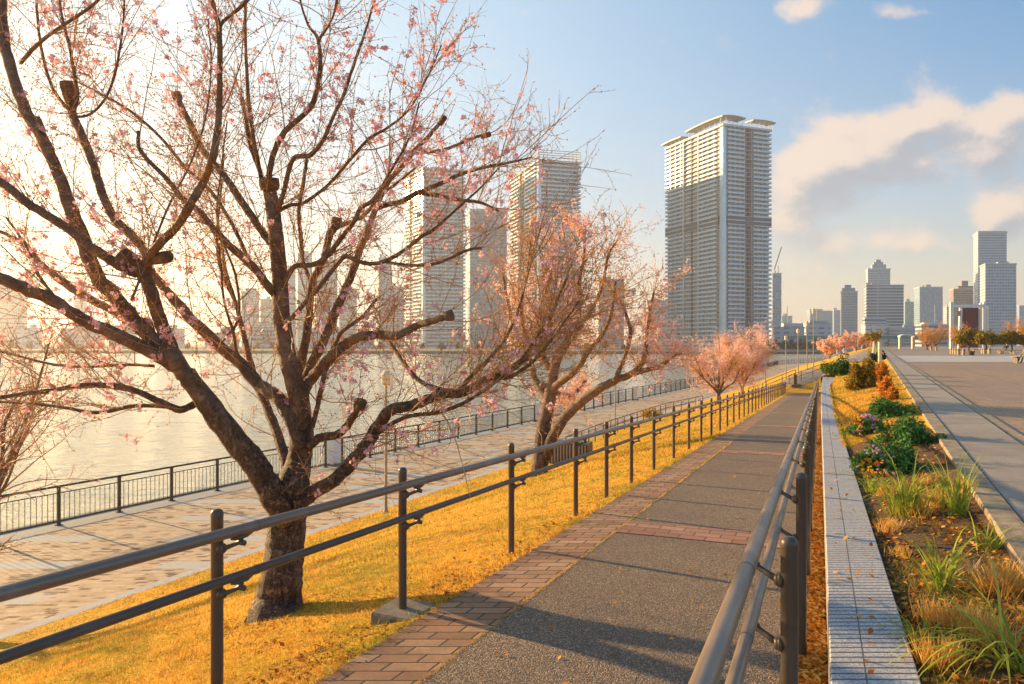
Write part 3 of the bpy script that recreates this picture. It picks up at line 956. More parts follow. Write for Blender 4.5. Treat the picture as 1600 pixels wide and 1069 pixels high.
# --- the big tree: limbs drawn as (px, py, half width px); depth wanders with each limb
Z0 = 5.74
def LB(pts, d0=0.0, d1=0.0):
    out = []
    n = len(pts)
    for i, (x, y, r) in enumerate(pts):
        t = i / max(1, n - 1)
        Z = Z0 + lerp(d0, d1, t) + .06 * sin(i * 1.9 + x * .05)
        out.append((np.array(P(x, y, Z)), r / FPX * Z * (.95 if r > 26 else .80 if r >= 22 else .68)))
    return out
T1 = [
 LB([(424, 1015, 62), (429, 980, 50), (433, 955, 42), (436, 930, 36.5), (440, 898, 33), (446, 850, 31), (450, 800, 30), (457, 760, 27), (468, 715, 23), (472, 672, 22), (464, 615, 21), (450, 560, 20), (441, 500, 19), (437, 430, 18), (431, 370, 17), (426, 325, 16), (421, 292, 15)], 0, .25),
 LB([(452, 815, 22), (425, 775, 25), (400, 730, 24), (368, 688, 23), (330, 638, 22), (297, 595, 21), (276, 565, 19), (262, 535, 16), (246, 490, 15), (234, 450, 15), (212, 412, 15), (190, 402, 13)], 0, -.45),
 LB([(282, 575, 16), (255, 545, 17), (222, 515, 18), (186, 470, 17), (151, 430, 17), (121, 355, 16), (96, 285, 14), (66, 215, 13), (46, 185, 13), (20, 118, 12), (5, 50, 11), (2, -25, 10), (0, -80, 9)], -.35, .1),
 LB([(285, 580, 14), (240, 552, 15), (175, 520, 15), (125, 498, 14), (87, 472, 14), (37, 450, 14), (0, 435, 13), (-50, 410, 12), (-110, 380, 9)], -.3, -.9),
 LB([(215, 428, 11), (187, 415, 11), (151, 392, 11), (101, 354, 10), (50, 322, 10), (0, 284, 9), (-40, 260, 8)], -.4, -.8),
 LB([(238, 470, 10), (232, 425, 9), (234, 402, 10), (252, 378, 10), (273, 358, 9.5), (296, 322, 9.5), (318, 283, 9), (332, 246, 8.5), (341, 192, 8), (343, 130, 7), (343, 60, 6.5), (341, 38, 6), (333, 5, 4), (328, -30, 3)], -.4, -1.3),
 LB([(341, 45, 5), (352, 30, 4), (375, 12, 4), (400, -12, 3.5)], -1.1, -1.3),
 LB([(228, 410, 9), (222, 388, 10), (200, 363, 10.5), (178, 341, 10), (161, 307, 10), (155, 288, 10), (140, 241, 10), (123, 202, 10), (113, 176, 9.5), (107, 146, 9)], -.3, .5),
 LB([(114, 178, 5), (121, 150, 4.5), (116, 115, 4), (108, 70, 3.5), (98, 30, 3), (90, -20, 2.6)], .4, .2),
 LB([(104, 168, 4.5), (86, 145, 4), (73, 112, 3.8), (62, 60, 3.4), (57, 0, 3), (56, -40, 2.5)], .4, .7),
 LB([(108, 182, 3.2), (135, 181, 3.2), (158, 163, 3), (176, 128, 2.8), (187, 78, 2.6), (193, 30, 2.3), (195, -15, 2)], .4, 0),
 LB([(32, 98, 5), (60, 68, 4.5), (95, 42, 4), (140, 12, 3.6), (165, -12, 3)], .1, -.3),
 LB([(470, 700, 17), (447, 637, 16), (425, 615, 15), (402, 598, 14.5), (372, 565, 14), (338, 537, 13), (295, 495, 12), (262, 457, 11), (240, 430, 10), (222, 405, 8)], .1, .6),
 LB([(303, 632, 9), (282, 640, 8.5), (250, 628, 7.5), (213, 611, 7), (180, 604, 7.5), (130, 602, 6), (80, 610, 5.5), (20, 618, 5), (-40, 626, 4)], -.2, -.7),
 LB([(280, 638, 5), (215, 634, 5), (150, 645, 4.5), (100, 637, 4), (60, 632, 3.8), (0, 628, 3.2), (-40, 630, 2.5)], -.2, .3),
 LB([(240, 572, 4), (200, 570, 3.5), (130, 573, 3.4), (75, 568, 3.2), (0, 549, 2.6), (-40, 540, 2)], -.2, .6),
 LB([(235, 505, 8), (185, 490, 9), (137, 465, 9), (100, 441, 8), (65, 413, 7), (42, 386, 5.5), (10, 366, 4), (-30, 352, 3)], .1, .8),
 LB([(90, 470, 3.6), (62, 432, 3.6), (48, 400, 3.4), (35, 375, 3), (10, 340, 2.4)], -.6, -.4),
 LB([(412, 292, 6), (405, 262, 5), (396, 215, 4.6), (388, 150, 4.2), (384, 80, 3.6), (383, 10, 3), (384, -30, 2.4)], .25, -.2),
 LB([(406, 270, 5), (394, 235, 5), (385, 190, 4.6), (378, 152, 4.4)], .3, .5),
 LB([(420, 300, 8), (420, 278, 7), (428, 238, 6.5), (445, 206, 6.5), (473, 181, 6.2), (490, 158, 6), (500, 110, 5), (497, 62, 4.5), (482, 40, 3), (470, 5, 2.4), (466, -30, 2)], .25, -.5),
 LB([(497, 64, 3.6), (510, 45, 3.2), (522, 20, 2.8), (530, -15, 2.4)], -.35, -.6),
 LB([(433, 335, 7), (440, 312, 6), (446, 290, 5.6), (458, 248, 5.5), (484, 243, 5.2), (503, 222, 5), (520, 184, 4.4), (537, 148, 4), (555, 95, 3.4), (572, 45, 2.8), (588, -10, 2.2)], .2, -.7),
 LB([(434, 330, 5), (453, 321, 4.4), (473, 318, 4.2), (501, 299, 4), (520, 281, 3.8), (548, 248, 3.8), (576, 217, 3.6), (605, 200, 3.2), (640, 170, 2.6), (668, 120, 2), (690, 70, 1.6)], .2, -.4),
 LB([(431, 385, 10), (414, 369, 9), (388, 330, 9), (363, 293, 8.6), (340, 262, 8), (318, 237, 8), (299, 198, 7.5), (284, 168, 7), (276, 148, 7)], .25, .9),
 LB([(430, 462, 10), (419, 447, 9.5), (394, 416, 9), (346, 372, 8), (313, 332, 7), (285, 310, 6.5), (257, 276, 5.5), (220, 237, 4.5), (216, 205, 4)], .25, -.35),
 LB([(392, 414, 5), (365, 355, 4.6), (330, 300, 4.4), (290, 262, 4), (250, 214, 3.6), (205, 175, 3.2), (160, 148, 2.6), (120, 128, 2)], .3, 1.1),
 LB([(478, 655, 13), (474, 610, 12), (470, 570, 11), (478, 530, 9.5), (485, 470, 8.5), (488, 440, 8.5), (503, 412, 8.5), (511, 385, 8.5), (516, 365, 9), (529, 348, 8)], .3, .9),
 LB([(518, 360, 6), (537, 351, 5.2), (551, 346, 5), (571, 335, 4.6), (593, 307, 4), (615, 290, 3.2), (650, 262, 2.6)], .8, 1.2),
 LB([(487, 445, 5), (474, 410, 5), (470, 372, 5), (467, 330, 4.8), (474, 285, 4.6), (479, 250, 4.4)], .7, 1.3),
 LB([(470, 620, 12), (486, 570, 11), (505, 535, 11), (524, 488, 10.5), (540, 452, 9.5), (551, 425, 9), (560, 397, 8), (574, 362, 7.5), (590, 318, 6.5), (607, 284, 6), (627, 262, 5.5), (649, 234, 4.8), (672, 211, 4.4), (692, 186, 4)], .3, .7),
 LB([(588, 326, 6), (605, 320, 6), (627, 315, 6), (650, 303, 6), (690, 286, 5.2), (720, 272, 4.6), (760, 261, 3.6), (793, 255, 2.8), (830, 246, 1.8)], .6, .3),
 LB([(648, 300, 5), (662, 303, 5), (690, 307, 4.8), (722, 313, 4.2), (752, 317, 3.8), (780, 330, 2)], .55, 1.0),
 LB([(652, 232, 4), (671, 238, 3.8), (700, 232, 3.8), (725, 222, 3.8), (748, 213, 3.6), (760, 212, 3.6)], .7, 1.1),
 LB([(445, 440, 6), (461, 416, 6), (487, 414, 6), (509, 402, 6), (531, 375, 5.6), (554, 344, 5.2), (563, 326, 5), (585, 310, 4.4), (610, 268, 3.4), (640, 215, 2.6), (655, 160, 2)], .2, -.5),
 LB([(446, 505, 5), (465, 487, 5.5), (500, 447, 5.6), (526, 414, 5.4), (540, 401, 5.6), (558, 407, 5.4), (576, 412, 5.2), (602, 408, 5), (632, 391, 4.6), (660, 369, 4.4), (680, 357, 4), (712, 328, 3.2), (748, 296, 2.4), (780, 262, 1.8)], .1, -.6),
 LB([(602, 409, 4), (630, 414, 4), (670, 414, 4), (700, 405, 3.8), (730, 391, 3.6), (752, 388, 3)], -.1, .3),
 LB([(474, 612, 13), (490, 588, 13), (515, 560, 12.5), (540, 538, 11.5), (565, 526, 11), (592, 523, 10.5), (620, 525, 9.5), (650, 510, 8.5), (680, 500, 8), (702, 493, 7.5)], .2, -.5),
 LB([(488, 668, 6), (497, 630, 6), (505, 595, 6), (512, 565, 6), (525, 535, 5), (535, 518, 4.4), (560, 500, 4), (575, 485, 4), (588, 468, 3.6)], .1, -.1),
 LB([(462, 795, 18), (485, 772, 17), (515, 755, 16), (545, 728, 15.5), (573, 694, 15), (592, 663, 14.5), (613, 639, 13.5), (643, 634, 12.5), (684, 618, 11.5), (724, 613, 10.5), (755, 595, 10), (805, 573, 9), (838, 540, 7.5), (856, 505, 5.5), (870, 470, 4), (888, 430, 2.6)], 0, -.6),
 LB([(575, 692, 6), (592, 676, 5.5), (632, 652, 5), (680, 645, 4.6), (720, 632, 4.2), (770, 600, 3.6), (815, 560, 3), (850, 510, 2.2)], -.1, -.7),
 LB([(716, 615, 6), (734, 590, 6), (765, 560, 5), (790, 528, 4.5), (808, 490, 3.6), (822, 440, 2.6), (835, 390, 1.8)], -.3, .1),
 LB([(712, 612, 6), (689, 609, 6), (654, 594, 5.6), (630, 565, 5), (612, 540, 4.4), (603, 528, 3.6)], -.25, .3),
 LB([(760, 592, 5), (800, 588, 5), (838, 560, 4), (870, 520, 3), (905, 470, 2)], -.4, -.9),
 LB([(482, 700, 11), (497, 685, 10), (527, 679, 9.5), (545, 662, 9), (555, 645, 8), (561, 629, 8)], .1, -.3),
 LB([(452, 765, 14), (447, 722, 13), (432, 675, 11.5), (415, 632, 10), (398, 590, 8), (385, 540, 6.5), (370, 480, 5), (352, 420, 4), (345, 370, 3)], .2, 1.3),
 LB([(366, 470, 3.4), (352, 440, 3.4), (340, 400, 3.2), (340, 350, 3), (345, 300, 2.4), (350, 240, 2)], 1.0, .6),
 LB([(205, 470, 3), (225, 420, 3), (260, 330, 2.6), (300, 250, 2.4), (322, 180, 2.2), (330, 100, 2), (325, 30, 1.6)], -.5, -.9),
 LB([(340, 540, 4), (372, 500, 3.4), (368, 430, 3), (340, 350, 2.6), (345, 270, 2), (355, 190, 1.6)], .5, .1),
 LB([(395, 600, 4), (372, 555, 3.6), (365, 520, 3.4), (350, 470, 3), (346, 420, 2.6), (342, 380, 2)], .3, -.2),
]
def kn(x, y, r, dx, dz, l, d=0.0):
    Z = Z0 + d
    return (P(x, y, Z), (dx, -.25, dz), r / FPX * Z, l / FPX * Z)
KN = [kn(421, 290, 14, .05, 1, 12, .25), kn(196, 406, 14, -.6, .5, 12, -.5), kn(245, 404, 9, 1, .12, 24, -.5), kn(108, 148, 9, -.1, 1, 20, .5), kn(60, 200, 8, -.25, 1, 16, .1),
      kn(562, 634, 9, .3, 1, 10, -.3), kn(700, 494, 8, 1, .3, 8, -.5), kn(525, 350, 8, .2, 1, 10, .9), kn(277, 152, 7, -.2, 1, 8, .9), kn(757, 212, 4, 1, .2, 10, 1.1), kn(690, 190, 4.4, .6, .8, 10, .7)]
gx, gy, gz = G(432, 962)
cherry('cherry_tree', (P(432, 962, Z0)[0], Z0, zAt(P(432, 962, Z0)[0], Z0)), T1,
       'large foreground cherry tree with thick spreading limbs and sparse pink blossom behind the handrail', 'tree', None, 3, 1350, .58, .052, 'petal', .0165, rtw=.0032, wx=-.35, knobs=KN, per=8, clump=.036, nsub=(4, 9), budsize=.0085)

# --- the second tree by the promenade
Z0 = 19.2
def LB2(pts, d0=0.0, d1=0.0, zc=None):
    out = []
    for i, (x, y, r) in enumerate(pts):
        t = i / max(1, len(pts) - 1)
        Z = (zc or Z0) + lerp(d0, d1, t)
        out.append((np.array(P(x, y, Z)), r / FPX * Z))
    return out
T2 = [
 LB2([(841, 748, 15), (844, 725, 13), (847, 690, 12), (851, 660, 11), (857, 630, 10), (861, 605, 9), (866, 575, 8), (875, 550, 7), (888, 530, 5), (900, 500, 4), (912, 460, 3)], 0, .6),
 LB2([(852, 715, 9), (865, 680, 8.5), (885, 650, 8), (908, 628, 7.5), (930, 612, 7), (960, 595, 6), (985, 585, 5), (1005, 565, 4), (1010, 530, 3), (1015, 490, 2.4), (1022, 455, 1.6)], 0, -1.8),
 LB2([(985, 585, 4), (1010, 578, 4), (1028, 574, 3.6), (1048, 560, 3), (1065, 552, 2)], -1.4, -2.2),
 LB2([(858, 625, 7), (845, 610, 6), (835, 590, 5.5), (828, 565, 5), (815, 540, 4), (800, 500, 3.2), (790, 455, 2.4), (785, 420, 1.6)], .2, 2.0),
 LB2([(860, 612, 7), (872, 600, 6), (888, 588, 6), (905, 572, 5), (918, 550, 4), (940, 525, 3.4), (955, 490, 2.6), (962, 440, 1.8)], .3, -1.5),
 LB2([(864, 585, 6), (850, 560, 5), (846, 530, 4.6), (860, 500, 4), (855, 460, 3), (862, 420, 2.4), (868, 385, 1.6)], .4, 1.4),
 LB2([(870, 565, 5), (890, 530, 4.6), (905, 480, 4), (905, 440, 3), (912, 405, 2.4), (914, 365, 1.6)], .5, .2),
 LB2([(885, 535, 4), (915, 500, 3.6), (940, 450, 2.6), (950, 400, 2), (965, 375, 1.2)], .5, -1.2),
 LB2([(845, 600, 4), (880, 618, 4), (900, 612, 3.4), (915, 595, 2.6)], .3, 1.0),
 LB2([(960, 595, 4), (975, 560, 3.4), (985, 520, 2.8), (975, 480, 2)], -1.2, -.2),
 LB2([(848, 560, 4), (820, 520, 3.4), (815, 470, 2.8), (825, 420, 2), (830, 370, 1.4)], .5, -.9),
]
cherry('cherry_tree', (P(841, 748, Z0)[0], Z0, zAt(P(841, 748, Z0)[0], Z0)), T2,
       'second cherry tree with a forked leaning trunk and pale pink crown above the promenade', 'tree', None, 5, 500, .80, .42, 'petal2', .027, upb=.34, rtw=.0056, rs=1.15, outdir=.5, nsub=(6, 11), petals=4, per=4, budsize=.02, clump=.10)

def limbset(base, hgt, spread, n, rng, r):
    """a low fork of rising limbs for a round headed cherry"""
    b = np.array(base, dtype=float)
    fork = b + np.array([rng.uniform(-.1, .1), 0, hgt * .16])
    L = [[(b, r * 1.25), (b + (fork - b) * .5, r), (fork, r * .92), (fork + np.array([0, 0, hgt * .2]), r * .6), (fork + np.array([.1, .1, hgt * .5]), r * .3), (fork + np.array([0, .1, hgt * .78]), r * .1)]]
    for i in range(n):
        a = 2 * pi * (i + rng.uniform(-.3, .3)) / n
        e = rng.uniform(.55, 1.0)
        tip = fork + np.array([cos(a) * spread * e, sin(a) * spread * e, hgt * rng.uniform(.38, .82)])
        mid = fork + (tip - fork) * np.array([.5, .5, .38]) + rng.normal(size=3) * .12
        L.append([(fork - np.array([0, 0, .1]), r * .6), (fork + (mid - fork) * .5 + np.array([0, 0, -.02]), r * .5), (mid, r * .38), ((mid + tip) / 2 + rng.normal(size=3) * .1, r * .22), (tip, r * .08)])
        for k in range(2):
            a2 = a + rng.uniform(-.9, .9)
            tip2 = mid + np.array([cos(a2) * spread * .5, sin(a2) * spread * .5, hgt * rng.uniform(.15, .45)])
            L.append([(mid, r * .3), ((mid + tip2) / 2 + rng.normal(size=3) * .12, r * .2), (tip2, r * .06)])
    return L
def far_cherry(px, py, top, wpx, label, seed, nshoot, per=3, flower=.05, petal='petal2', zc=None, group='cherry trees along the bank'):
    x, y, z = G(px, py)
    if zc: x, y, z = (px - 800) / FPX * zc, zc, zAt((px - 800) / FPX * zc, zc)
    h = (py - top) / FPX * y; w = wpx / FPX * y / 2
    rng = np.random.default_rng(seed)
    L = limbset((x, y, z), h * .92, w * .85, 7, rng, max(.07, h * .022))
    return cherry('cherry_tree', (x, y, z), L, label, 'tree', group, seed, int(nshoot * .8), h * .19, .46, petal, flower, rtw=.012 * h / 5, nsub=(4, 8), petals=3, per=per, budsize=flower * .5, clump=h * .045, upb=.45)
far_cherry(1122, 632, 505, 130, 'bushy pink cherry tree beside the ramp rail, left one of the close pair', 21, 420, 4, .06)
far_cherry(1160, 622, 502, 100, 'bushy pink cherry tree beside the ramp rail, right one of the close pair', 22, 420, 4, .06)
far_cherry(-70, 1000, 470, 330, 'pink cherry tree at the left edge, mostly out of the picture, before the river railing', 23, 230, 3, .022, zc=13.2)
# ------------------------------------------------------------------ far land
def slab(name, pts, z, depth, mat):
    mb = MB(); mb.prism(pts, z - depth, z); return mb.build(name, mat)
M['farland'] = simple('far ground', (.20, .17, .12), .9, var=.3, scale=.05)
M['beach'] = simple('sandy shore', (.42, .31, .17), .9, var=.25, scale=.2)
M['quaystone'] = simple('dark quay stone', (.085, .075, .062), .85, var=.35, scale=.4)
zl = CAMZ - 5.6
setting(slab('far_bank', [(-2600, 520), (-300, 500), (-40, 478), (130, 470), (330, 470), (900, 620), (900, 4000), (-2600, 4000)], zl, 1.0, M['farland']))
setting(slab('far_shore', [(-2600, 512), (-300, 492), (-40, 470), (130, 462), (328, 462), (1000, 625), (800, 640), (330, 475), (130, 475), (-40, 483), (-300, 505), (-2600, 525)], zl - .06, .5, M['beach']))
setting(slab('far_quay', [(-2600, 508), (-300, 488), (-40, 466), (130, 458), (327, 458), (1000, 622), (800, 642), (330, 477), (130, 477), (-40, 485), (-300, 507), (-2600, 527)], zl - .7, 4.0, M['quaystone']))
setting(slab('park_ground', [(150, 232), (240, 318), (330, 400), (520, 500), (1600, 700), (1600, 236)], -.18, 4.0, M['farland']))

# ------------------------------------------------------------------ towers
def m_facade(name, wall, glass, fh=3.3, bay=3.2, wf=.52, bf=.78, rough=.18, warm=.0, fl_off=0.0):
    m, t, b = newmat(name)
    u, v, _ = t.sep(uvnode(t))
    fv = t.math('FRACT', t.math('DIVIDE', t.math('ADD', v, fl_off), fh)); fu = t.math('FRACT', t.math('DIVIDE', u, bay))
    w = t.math('MULTIPLY', t.math('LESS_THAN', fv, wf), t.math('LESS_THAN', fu, bf))
    cell = t.combine(t.math('FLOOR', t.math('DIVIDE', u, bay)), t.math('FLOOR', t.math('DIVIDE', v, fh)), 0)
    wn = t.new('ShaderNodeTexWhiteNoise', noise_dimensions='2D'); t.link(cell, wn.inputs['Vector'])
    r = wn.outputs[0]
    g = t.mix(t.mapr(r, .55, 1, 0, .55), glass, tuple(min(1, q * 2.2 + .06) for q in glass))
    n = t.noise(uvnode(t), .03, 3, .5)
    wl = t.mix(n, tuple(q * .88 for q in wall), tuple(min(1, q * 1.08) for q in wall))
    t.link(t.mix(w, wl, g), b.inputs['Base Color'])
    t.setin(b.inputs['Roughness'], t.mix(w, (.7, .7, .7), (rough,) * 3))
    return m
F = {}
F['glassres'] = m_facade('tower glazing', (.22, .22, .21), (.045, .055, .062), 3.3, 2.6, .72, .70)
F['pale'] = m_facade('pale tower facade', (.44, .49, .53), (.15, .21, .27), 3.4, 3.0, .5, .72)
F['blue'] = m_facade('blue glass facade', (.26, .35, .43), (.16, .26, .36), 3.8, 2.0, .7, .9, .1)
F['band'] = m_facade('banded office facade', (.42, .48, .54), (.07, .11, .16), 3.9, 40, .52, .97)
F['brown'] = m_facade('brown tower facade', (.30, .235, .21), (.10, .09, .09), 3.2, 4.0, .48, .8)
F['grey'] = m_facade('grey tower facade', (.36, .41, .45), (.14, .19, .24), 3.3, 2.4, .52, .6)
F['white'] = m_facade('low white facade', (.60, .60, .60), (.16, .19, .22), 4.6, 9.0, .28, .6)
F['grey_dark'] = simple('dark storey louvres', (.13, .13, .135), .5, var=.2, scale=.3)
M['balc'] = simple('balcony slab', (.56, .56, .55), .6, var=.08, scale=.2)
M['parapet'] = simple('glass parapet', (.50, .60, .67), .12, .0, var=.1, scale=.3, spec=.8)
M['fin'] = simple('pale tower pillar', (.56, .54, .50), .6, var=.06, scale=.1)
M['redfin'] = simple('red brown recess', (.16, .085, .065), .7, var=.1, scale=.2)
M['canopy'] = simple('roof canopy', (.42, .33, .24), .5, var=.08, scale=.1)
M['cglass'] = simple('corner glazing', (.50, .62, .70), .08, .2, var=.08, scale=.2, spec=.9)
M['greensteel'] = simple('green bridge steel', (.10, .24, .20), .5, var=.1, scale=.1)

def uvbox(mb, C, a, b, z0, z1):
    """prism on the footprint C, C+a, C+a+b, C+b with wall uv in metres"""
    p = [Vector((C[0], C[1])), Vector((C[0] + a[0], C[1] + a[1])), Vector((C[0] + a[0] + b[0], C[1] + a[1] + b[1])), Vector((C[0] + b[0], C[1] + b[1]))]
    u = 0
    for i in range(4):
        q, r = p[i], p[(i + 1) % 4]
        l = (r - q).length
        mb.add([(q.x, q.y, z0), (r.x, r.y, z0), (r.x, r.y, z1), (q.x, q.y, z1)], [(3, 2, 1, 0)], [(u, 0), (u + l, 0), (u + l, z1 - z0), (u, z1 - z0)])
        u += l
    mb.add([(q.x, q.y, z1) for q in p], [(3, 2, 1, 0)], [(0, .9 * 3.3)] * 4)
def unit(v): l = sqrt(v[0] ** 2 + v[1] ** 2); return (v[0] / l, v[1] / l), l

def residential(label, Cpx, Zc, lpx, Zl, rpx, Zr, pytop, nfl, recess, seed, rec2=None, crown=None):
    """slab-and-balcony tower: corner nearest to us, a left and a right face"""
    C = ((Cpx - 800) / FPX * Zc, Zc)
    a = ((lpx - 800) / FPX * Zl - C[0], Zl - Zc); b = ((rpx - 800) / FPX * Zr - C[0], Zr - Zc)
    ztop = CAMZ + (HY - pytop) / FPX * Zc
    z0 = zl
    (au, La), (bu, Lb) = unit(a), unit(b)
    root = empty('residential_tower', (C[0], C[1], z0), label, 'tower')
    def pt(s, t, z): return (s * au[0] + t * bu[0], s * au[1] + t * bu[1], z)
    h = ztop - z0; fh = h / nfl
    mb = MB(); i_ = 1.3
    c0 = pt(i_, i_, 0)
    uvbox(mb, c0, (au[0] * (La - 2 * i_), au[1] * (La - 2 * i_)), (bu[0] * (Lb - 2 * i_), bu[1] * (Lb - 2 * i_)), 0, h)
    fm = m_facade('glazing ' + str(seed), (.42, .42, .41), (.15, .175, .20), fh, 2.7, .74, .72, .15, fl_off=fh * .1)
    mb.build('body', fm, root)
    # one storey of balconies, then copies
    def ring_seg(mbx, s0, s1, face, z0_, z1_, o0, o1):
        # panel along a face between fractions, offset outwards o0..o1
        if face == 'L':
            q = [pt(s0 * La, -o1, 0), pt(s1 * La, -o1, 0), pt(s1 * La, -o0, 0), pt(s0 * La, -o0, 0)]
        else:
            q = [pt(-o1, s0 * Lb, 0), pt(-o1, s1 * Lb, 0), pt(-o0, s1 * Lb, 0), pt(-o0, s0 * Lb, 0)]
        mbx.prism([(x, y) for x, y, z in q], z0_, z1_)
    def storey(nm, slabm, parm, parh):
        mb = MB()
        q = [pt(-.5, -.5, 0), pt(La + .5, -.5, 0), pt(La + .5, Lb + .5, 0), pt(-.5, Lb + .5, 0)]
        mb.prism([(x, y) for x, y, z in q], 0, .32)
        bal = mb.build(nm, slabm, root)
        mb = MB()
        r0, r1 = recess
        segs = [(.10, r0), (r1, 1.0)]
        for s0, s1 in segs: ring_seg(mb, s0, s1, 'L', .322, .32 + parh, .32, .42)
        ring_seg(mb, r0 + .012, r1 - .012, 'L', .322, .32 + parh, -.9, -.8)
        if rec2:
            for s0, s1 in ((.09, rec2[0]), (rec2[1], 1.0)): ring_seg(mb, s0, s1, 'R', .322, .32 + parh, .32, .42)
        else: ring_seg(mb, .04, 1.0, 'R', .322, .32 + parh, .32, .42)
        # partitions between flats
        k = 0.14
        while k < .98:
            if not (r0 < k < r1): ring_seg(mb, k, k + .004, 'L', .322, fh - .01, -1.2, .30)
            if not rec2 or not (rec2[0] < k < rec2[1]): ring_seg(mb, k, k + .006, 'R', .322, fh - .01, -1.2, .30)
            k += .095
        mb.build('parapet', parm, bal)
        return bal
    s1 = storey('balcony', M['balc'], M['parapet'], fh * .36)
    s1.location = (0, 0, fh * .0)
    for i in range(1, nfl):
        dup(s1, root, (0, 0, fh * i))
    # corner glazing and pillars
    mb = MB(); mb.prism([(q[0], q[1]) for q in (pt(-.58, -.58, 0), pt(La * .045, -.58, 0), pt(La * .045, .9, 0), pt(.9, Lb * .05, 0), pt(-.58, Lb * .05, 0))], 3, h - 1)
    mb.build('corner_glazing', M['cglass'], root)
    def fin(face, f, w, mat, nm, out=.62, ht=0):
        mb = MB(); ring_seg(mb, f - w / 2, f + w / 2, face, 0, h + ht, -1.25, out); mb.build(nm, mat, root)
    fin('L', recess[0], .016, M['fin'], 'pillar', ht=1.5); fin('L', recess[1], .016, M['fin'], 'pillar', ht=1.5)
    fin('L', (recess[0] + recess[1]) / 2, .022, M['redfin'], 'pillar', -.5)
    if rec2: fin('R', (rec2[0] + rec2[1]) / 2, .055, M['redfin'], 'recess_shaft', .44)
    mb = MB(); mb.prism([(q[0], q[1]) for q in (pt(-.6, -.6, 0), pt(La + .6, -.6, 0), pt(La + .6, Lb + .6, 0), pt(-.6, Lb + .6, 0))], h, h + 1.6)
    mb.build('roof', M['balc'], root)
    if seed == 1:
        for zq in (.565, .585):
            mb = MB()
            for fc, s0, s1 in (('L', .075, 1.0), ('R', .075, 1.0)): ring_seg(mb, s0, s1, fc, h * zq, h * zq + fh * .82, -.5, .46)
            mb.build('refuge_storey', F['grey_dark'], root)
    # machine house on the roof
    mb = MB(); mb.prism([(q[0], q[1]) for q in (pt(La * .3, Lb * .3, 0), pt(La * .7, Lb * .3, 0), pt(La * .7, Lb * .7, 0), pt(La * .3, Lb * .7, 0))], h + 1.6, h + 6)
    mb.build('plant_room', M['fin'], root)
    return root, pt, La, Lb, h, fh

r, pt, La, Lb, h, fh = residential('tallest balcony tower right of centre with curved canopies on its roof', 1130, 540, 1040, 608, 1205, 556, 196, 50, (.40, .66), 1, (.44, .62))
def canopy(mb, pm, path, depth_dir, depth, z, rise, thick=1.0):
    n = len(path)
    vs = []; 
    for i, (x, y) in enumerate(path):
        e = sin(pi * min(1, max(0, i / (n - 1))))
        zz = z + rise * e
        dxx, dyy = depth_dir(i)
        vs += [(x, y, zz), (x + dxx * depth, y + dyy * depth, zz + .4), (x + dxx * depth, y + dyy * depth, zz + .4 + thick), (x, y, zz + thick)]
        pm.tube([(x + dxx * depth * .35, y + dyy * depth * .35, h + 1.4), (x + dxx * depth * .35, y + dyy * depth * .35, zz + .2)], .22, 5)
        pm.tube([(x + dxx * depth * .8, y + dyy * depth * .8, h + 1.4), (x + dxx * depth * .1, y + dyy * depth * .1, zz + .1)], .16, 5)
    fs = [(0, 1, 2, 3), tuple(4 * (n - 1) + k for k in (3, 2, 1, 0))]
    for i in range(n - 1):
        for k in range(4):
            fs.append((4 * i + k, 4 * i + 4 + k, 4 * i + 4 + (k + 1) % 4, 4 * i + (k + 1) % 4))
    mb.add(vs, fs)
au2 = (pt(1, 0, 0)[0], pt(1, 0, 0)[1]); bu2 = (pt(0, 1, 0)[0], pt(0, 1, 0)[1])
def runL(f0, f1, n, o): return [pt(La * lerp(f0, f1, i / n), -o, 0)[:2] for i in range(n + 1)]
def runR(f0, f1, n, o): return [pt(-o, Lb * lerp(f0, f1, i / n), 0)[:2] for i in range(n + 1)]
for (path, dd, dep, z, rise) in (
    (runL(.60, -.02, 7, 2.0) , lambda i: bu2, 11, h + 6.6, 1.0),
    (runR(-.02, .43, 5, 2.0), lambda i: au2, 11, h + 6.65, .9),
    (runL(1.05, .68, 5, 2.0), lambda i: bu2, 8, h + 4.2, .5),
    (runR(.58, 1.06, 5, 2.0), lambda i: au2, 9, h + 6.2, .8)):
    mb = MB(); pm = MB(); canopy(mb, pm, path, dd, dep, z, rise); o = mb.build('roof_canopy', M['canopy'], r)
    for k in range(len(pm.v) // 10):
        sb = MB(); sb.v = pm.v[10 * k:10 * k + 10]; sb.f = [tuple(i - 10 * k for i in q) for q in pm.f if 10 * k <= q[0] < 10 * k + 10]; sb.uv = pm.uv[10 * k:10 * k + 10]; sb.build('strut', M['fin'], o)
r2, pt, La, Lb, h, fh = residential('tall balcony tower with an open lattice crown behind the second cherry tree', 842, 600, 796, 676, 907, 609, 252, 46, (.45, .62), 2)
mb = MB()
for k in range(4):
    z = h + 1.6 + 2.1 * (k + 1)
    for (p0, p1) in ((pt(-.4, -.4, z), pt(La, -.4, z)), (pt(-.4, -.4, z), pt(-.4, Lb, z)), (pt(La, -.4, z), pt(La, Lb, z)), (pt(-.4, Lb, z), pt(La, Lb, z))):
        mb.tube([p0, p1], .32, 4)
for i in range(11):
    for q in (pt(La * i / 10, -.4, 0), pt(-.4, Lb * i / 10, 0), pt(La * i / 10, Lb, 0)):
        mb.tube([(q[0], q[1], h + 1), (q[0], q[1], h + 10)], .26, 4)
mb.build('roof_lattice', M['fin'], r2)
r3, *_ = residential('golden sunlit balcony tower behind the branches of the nearest cherry tree', 661, 650, 632, 690, 727, 660, 264, 48, (.5, .7), 3)

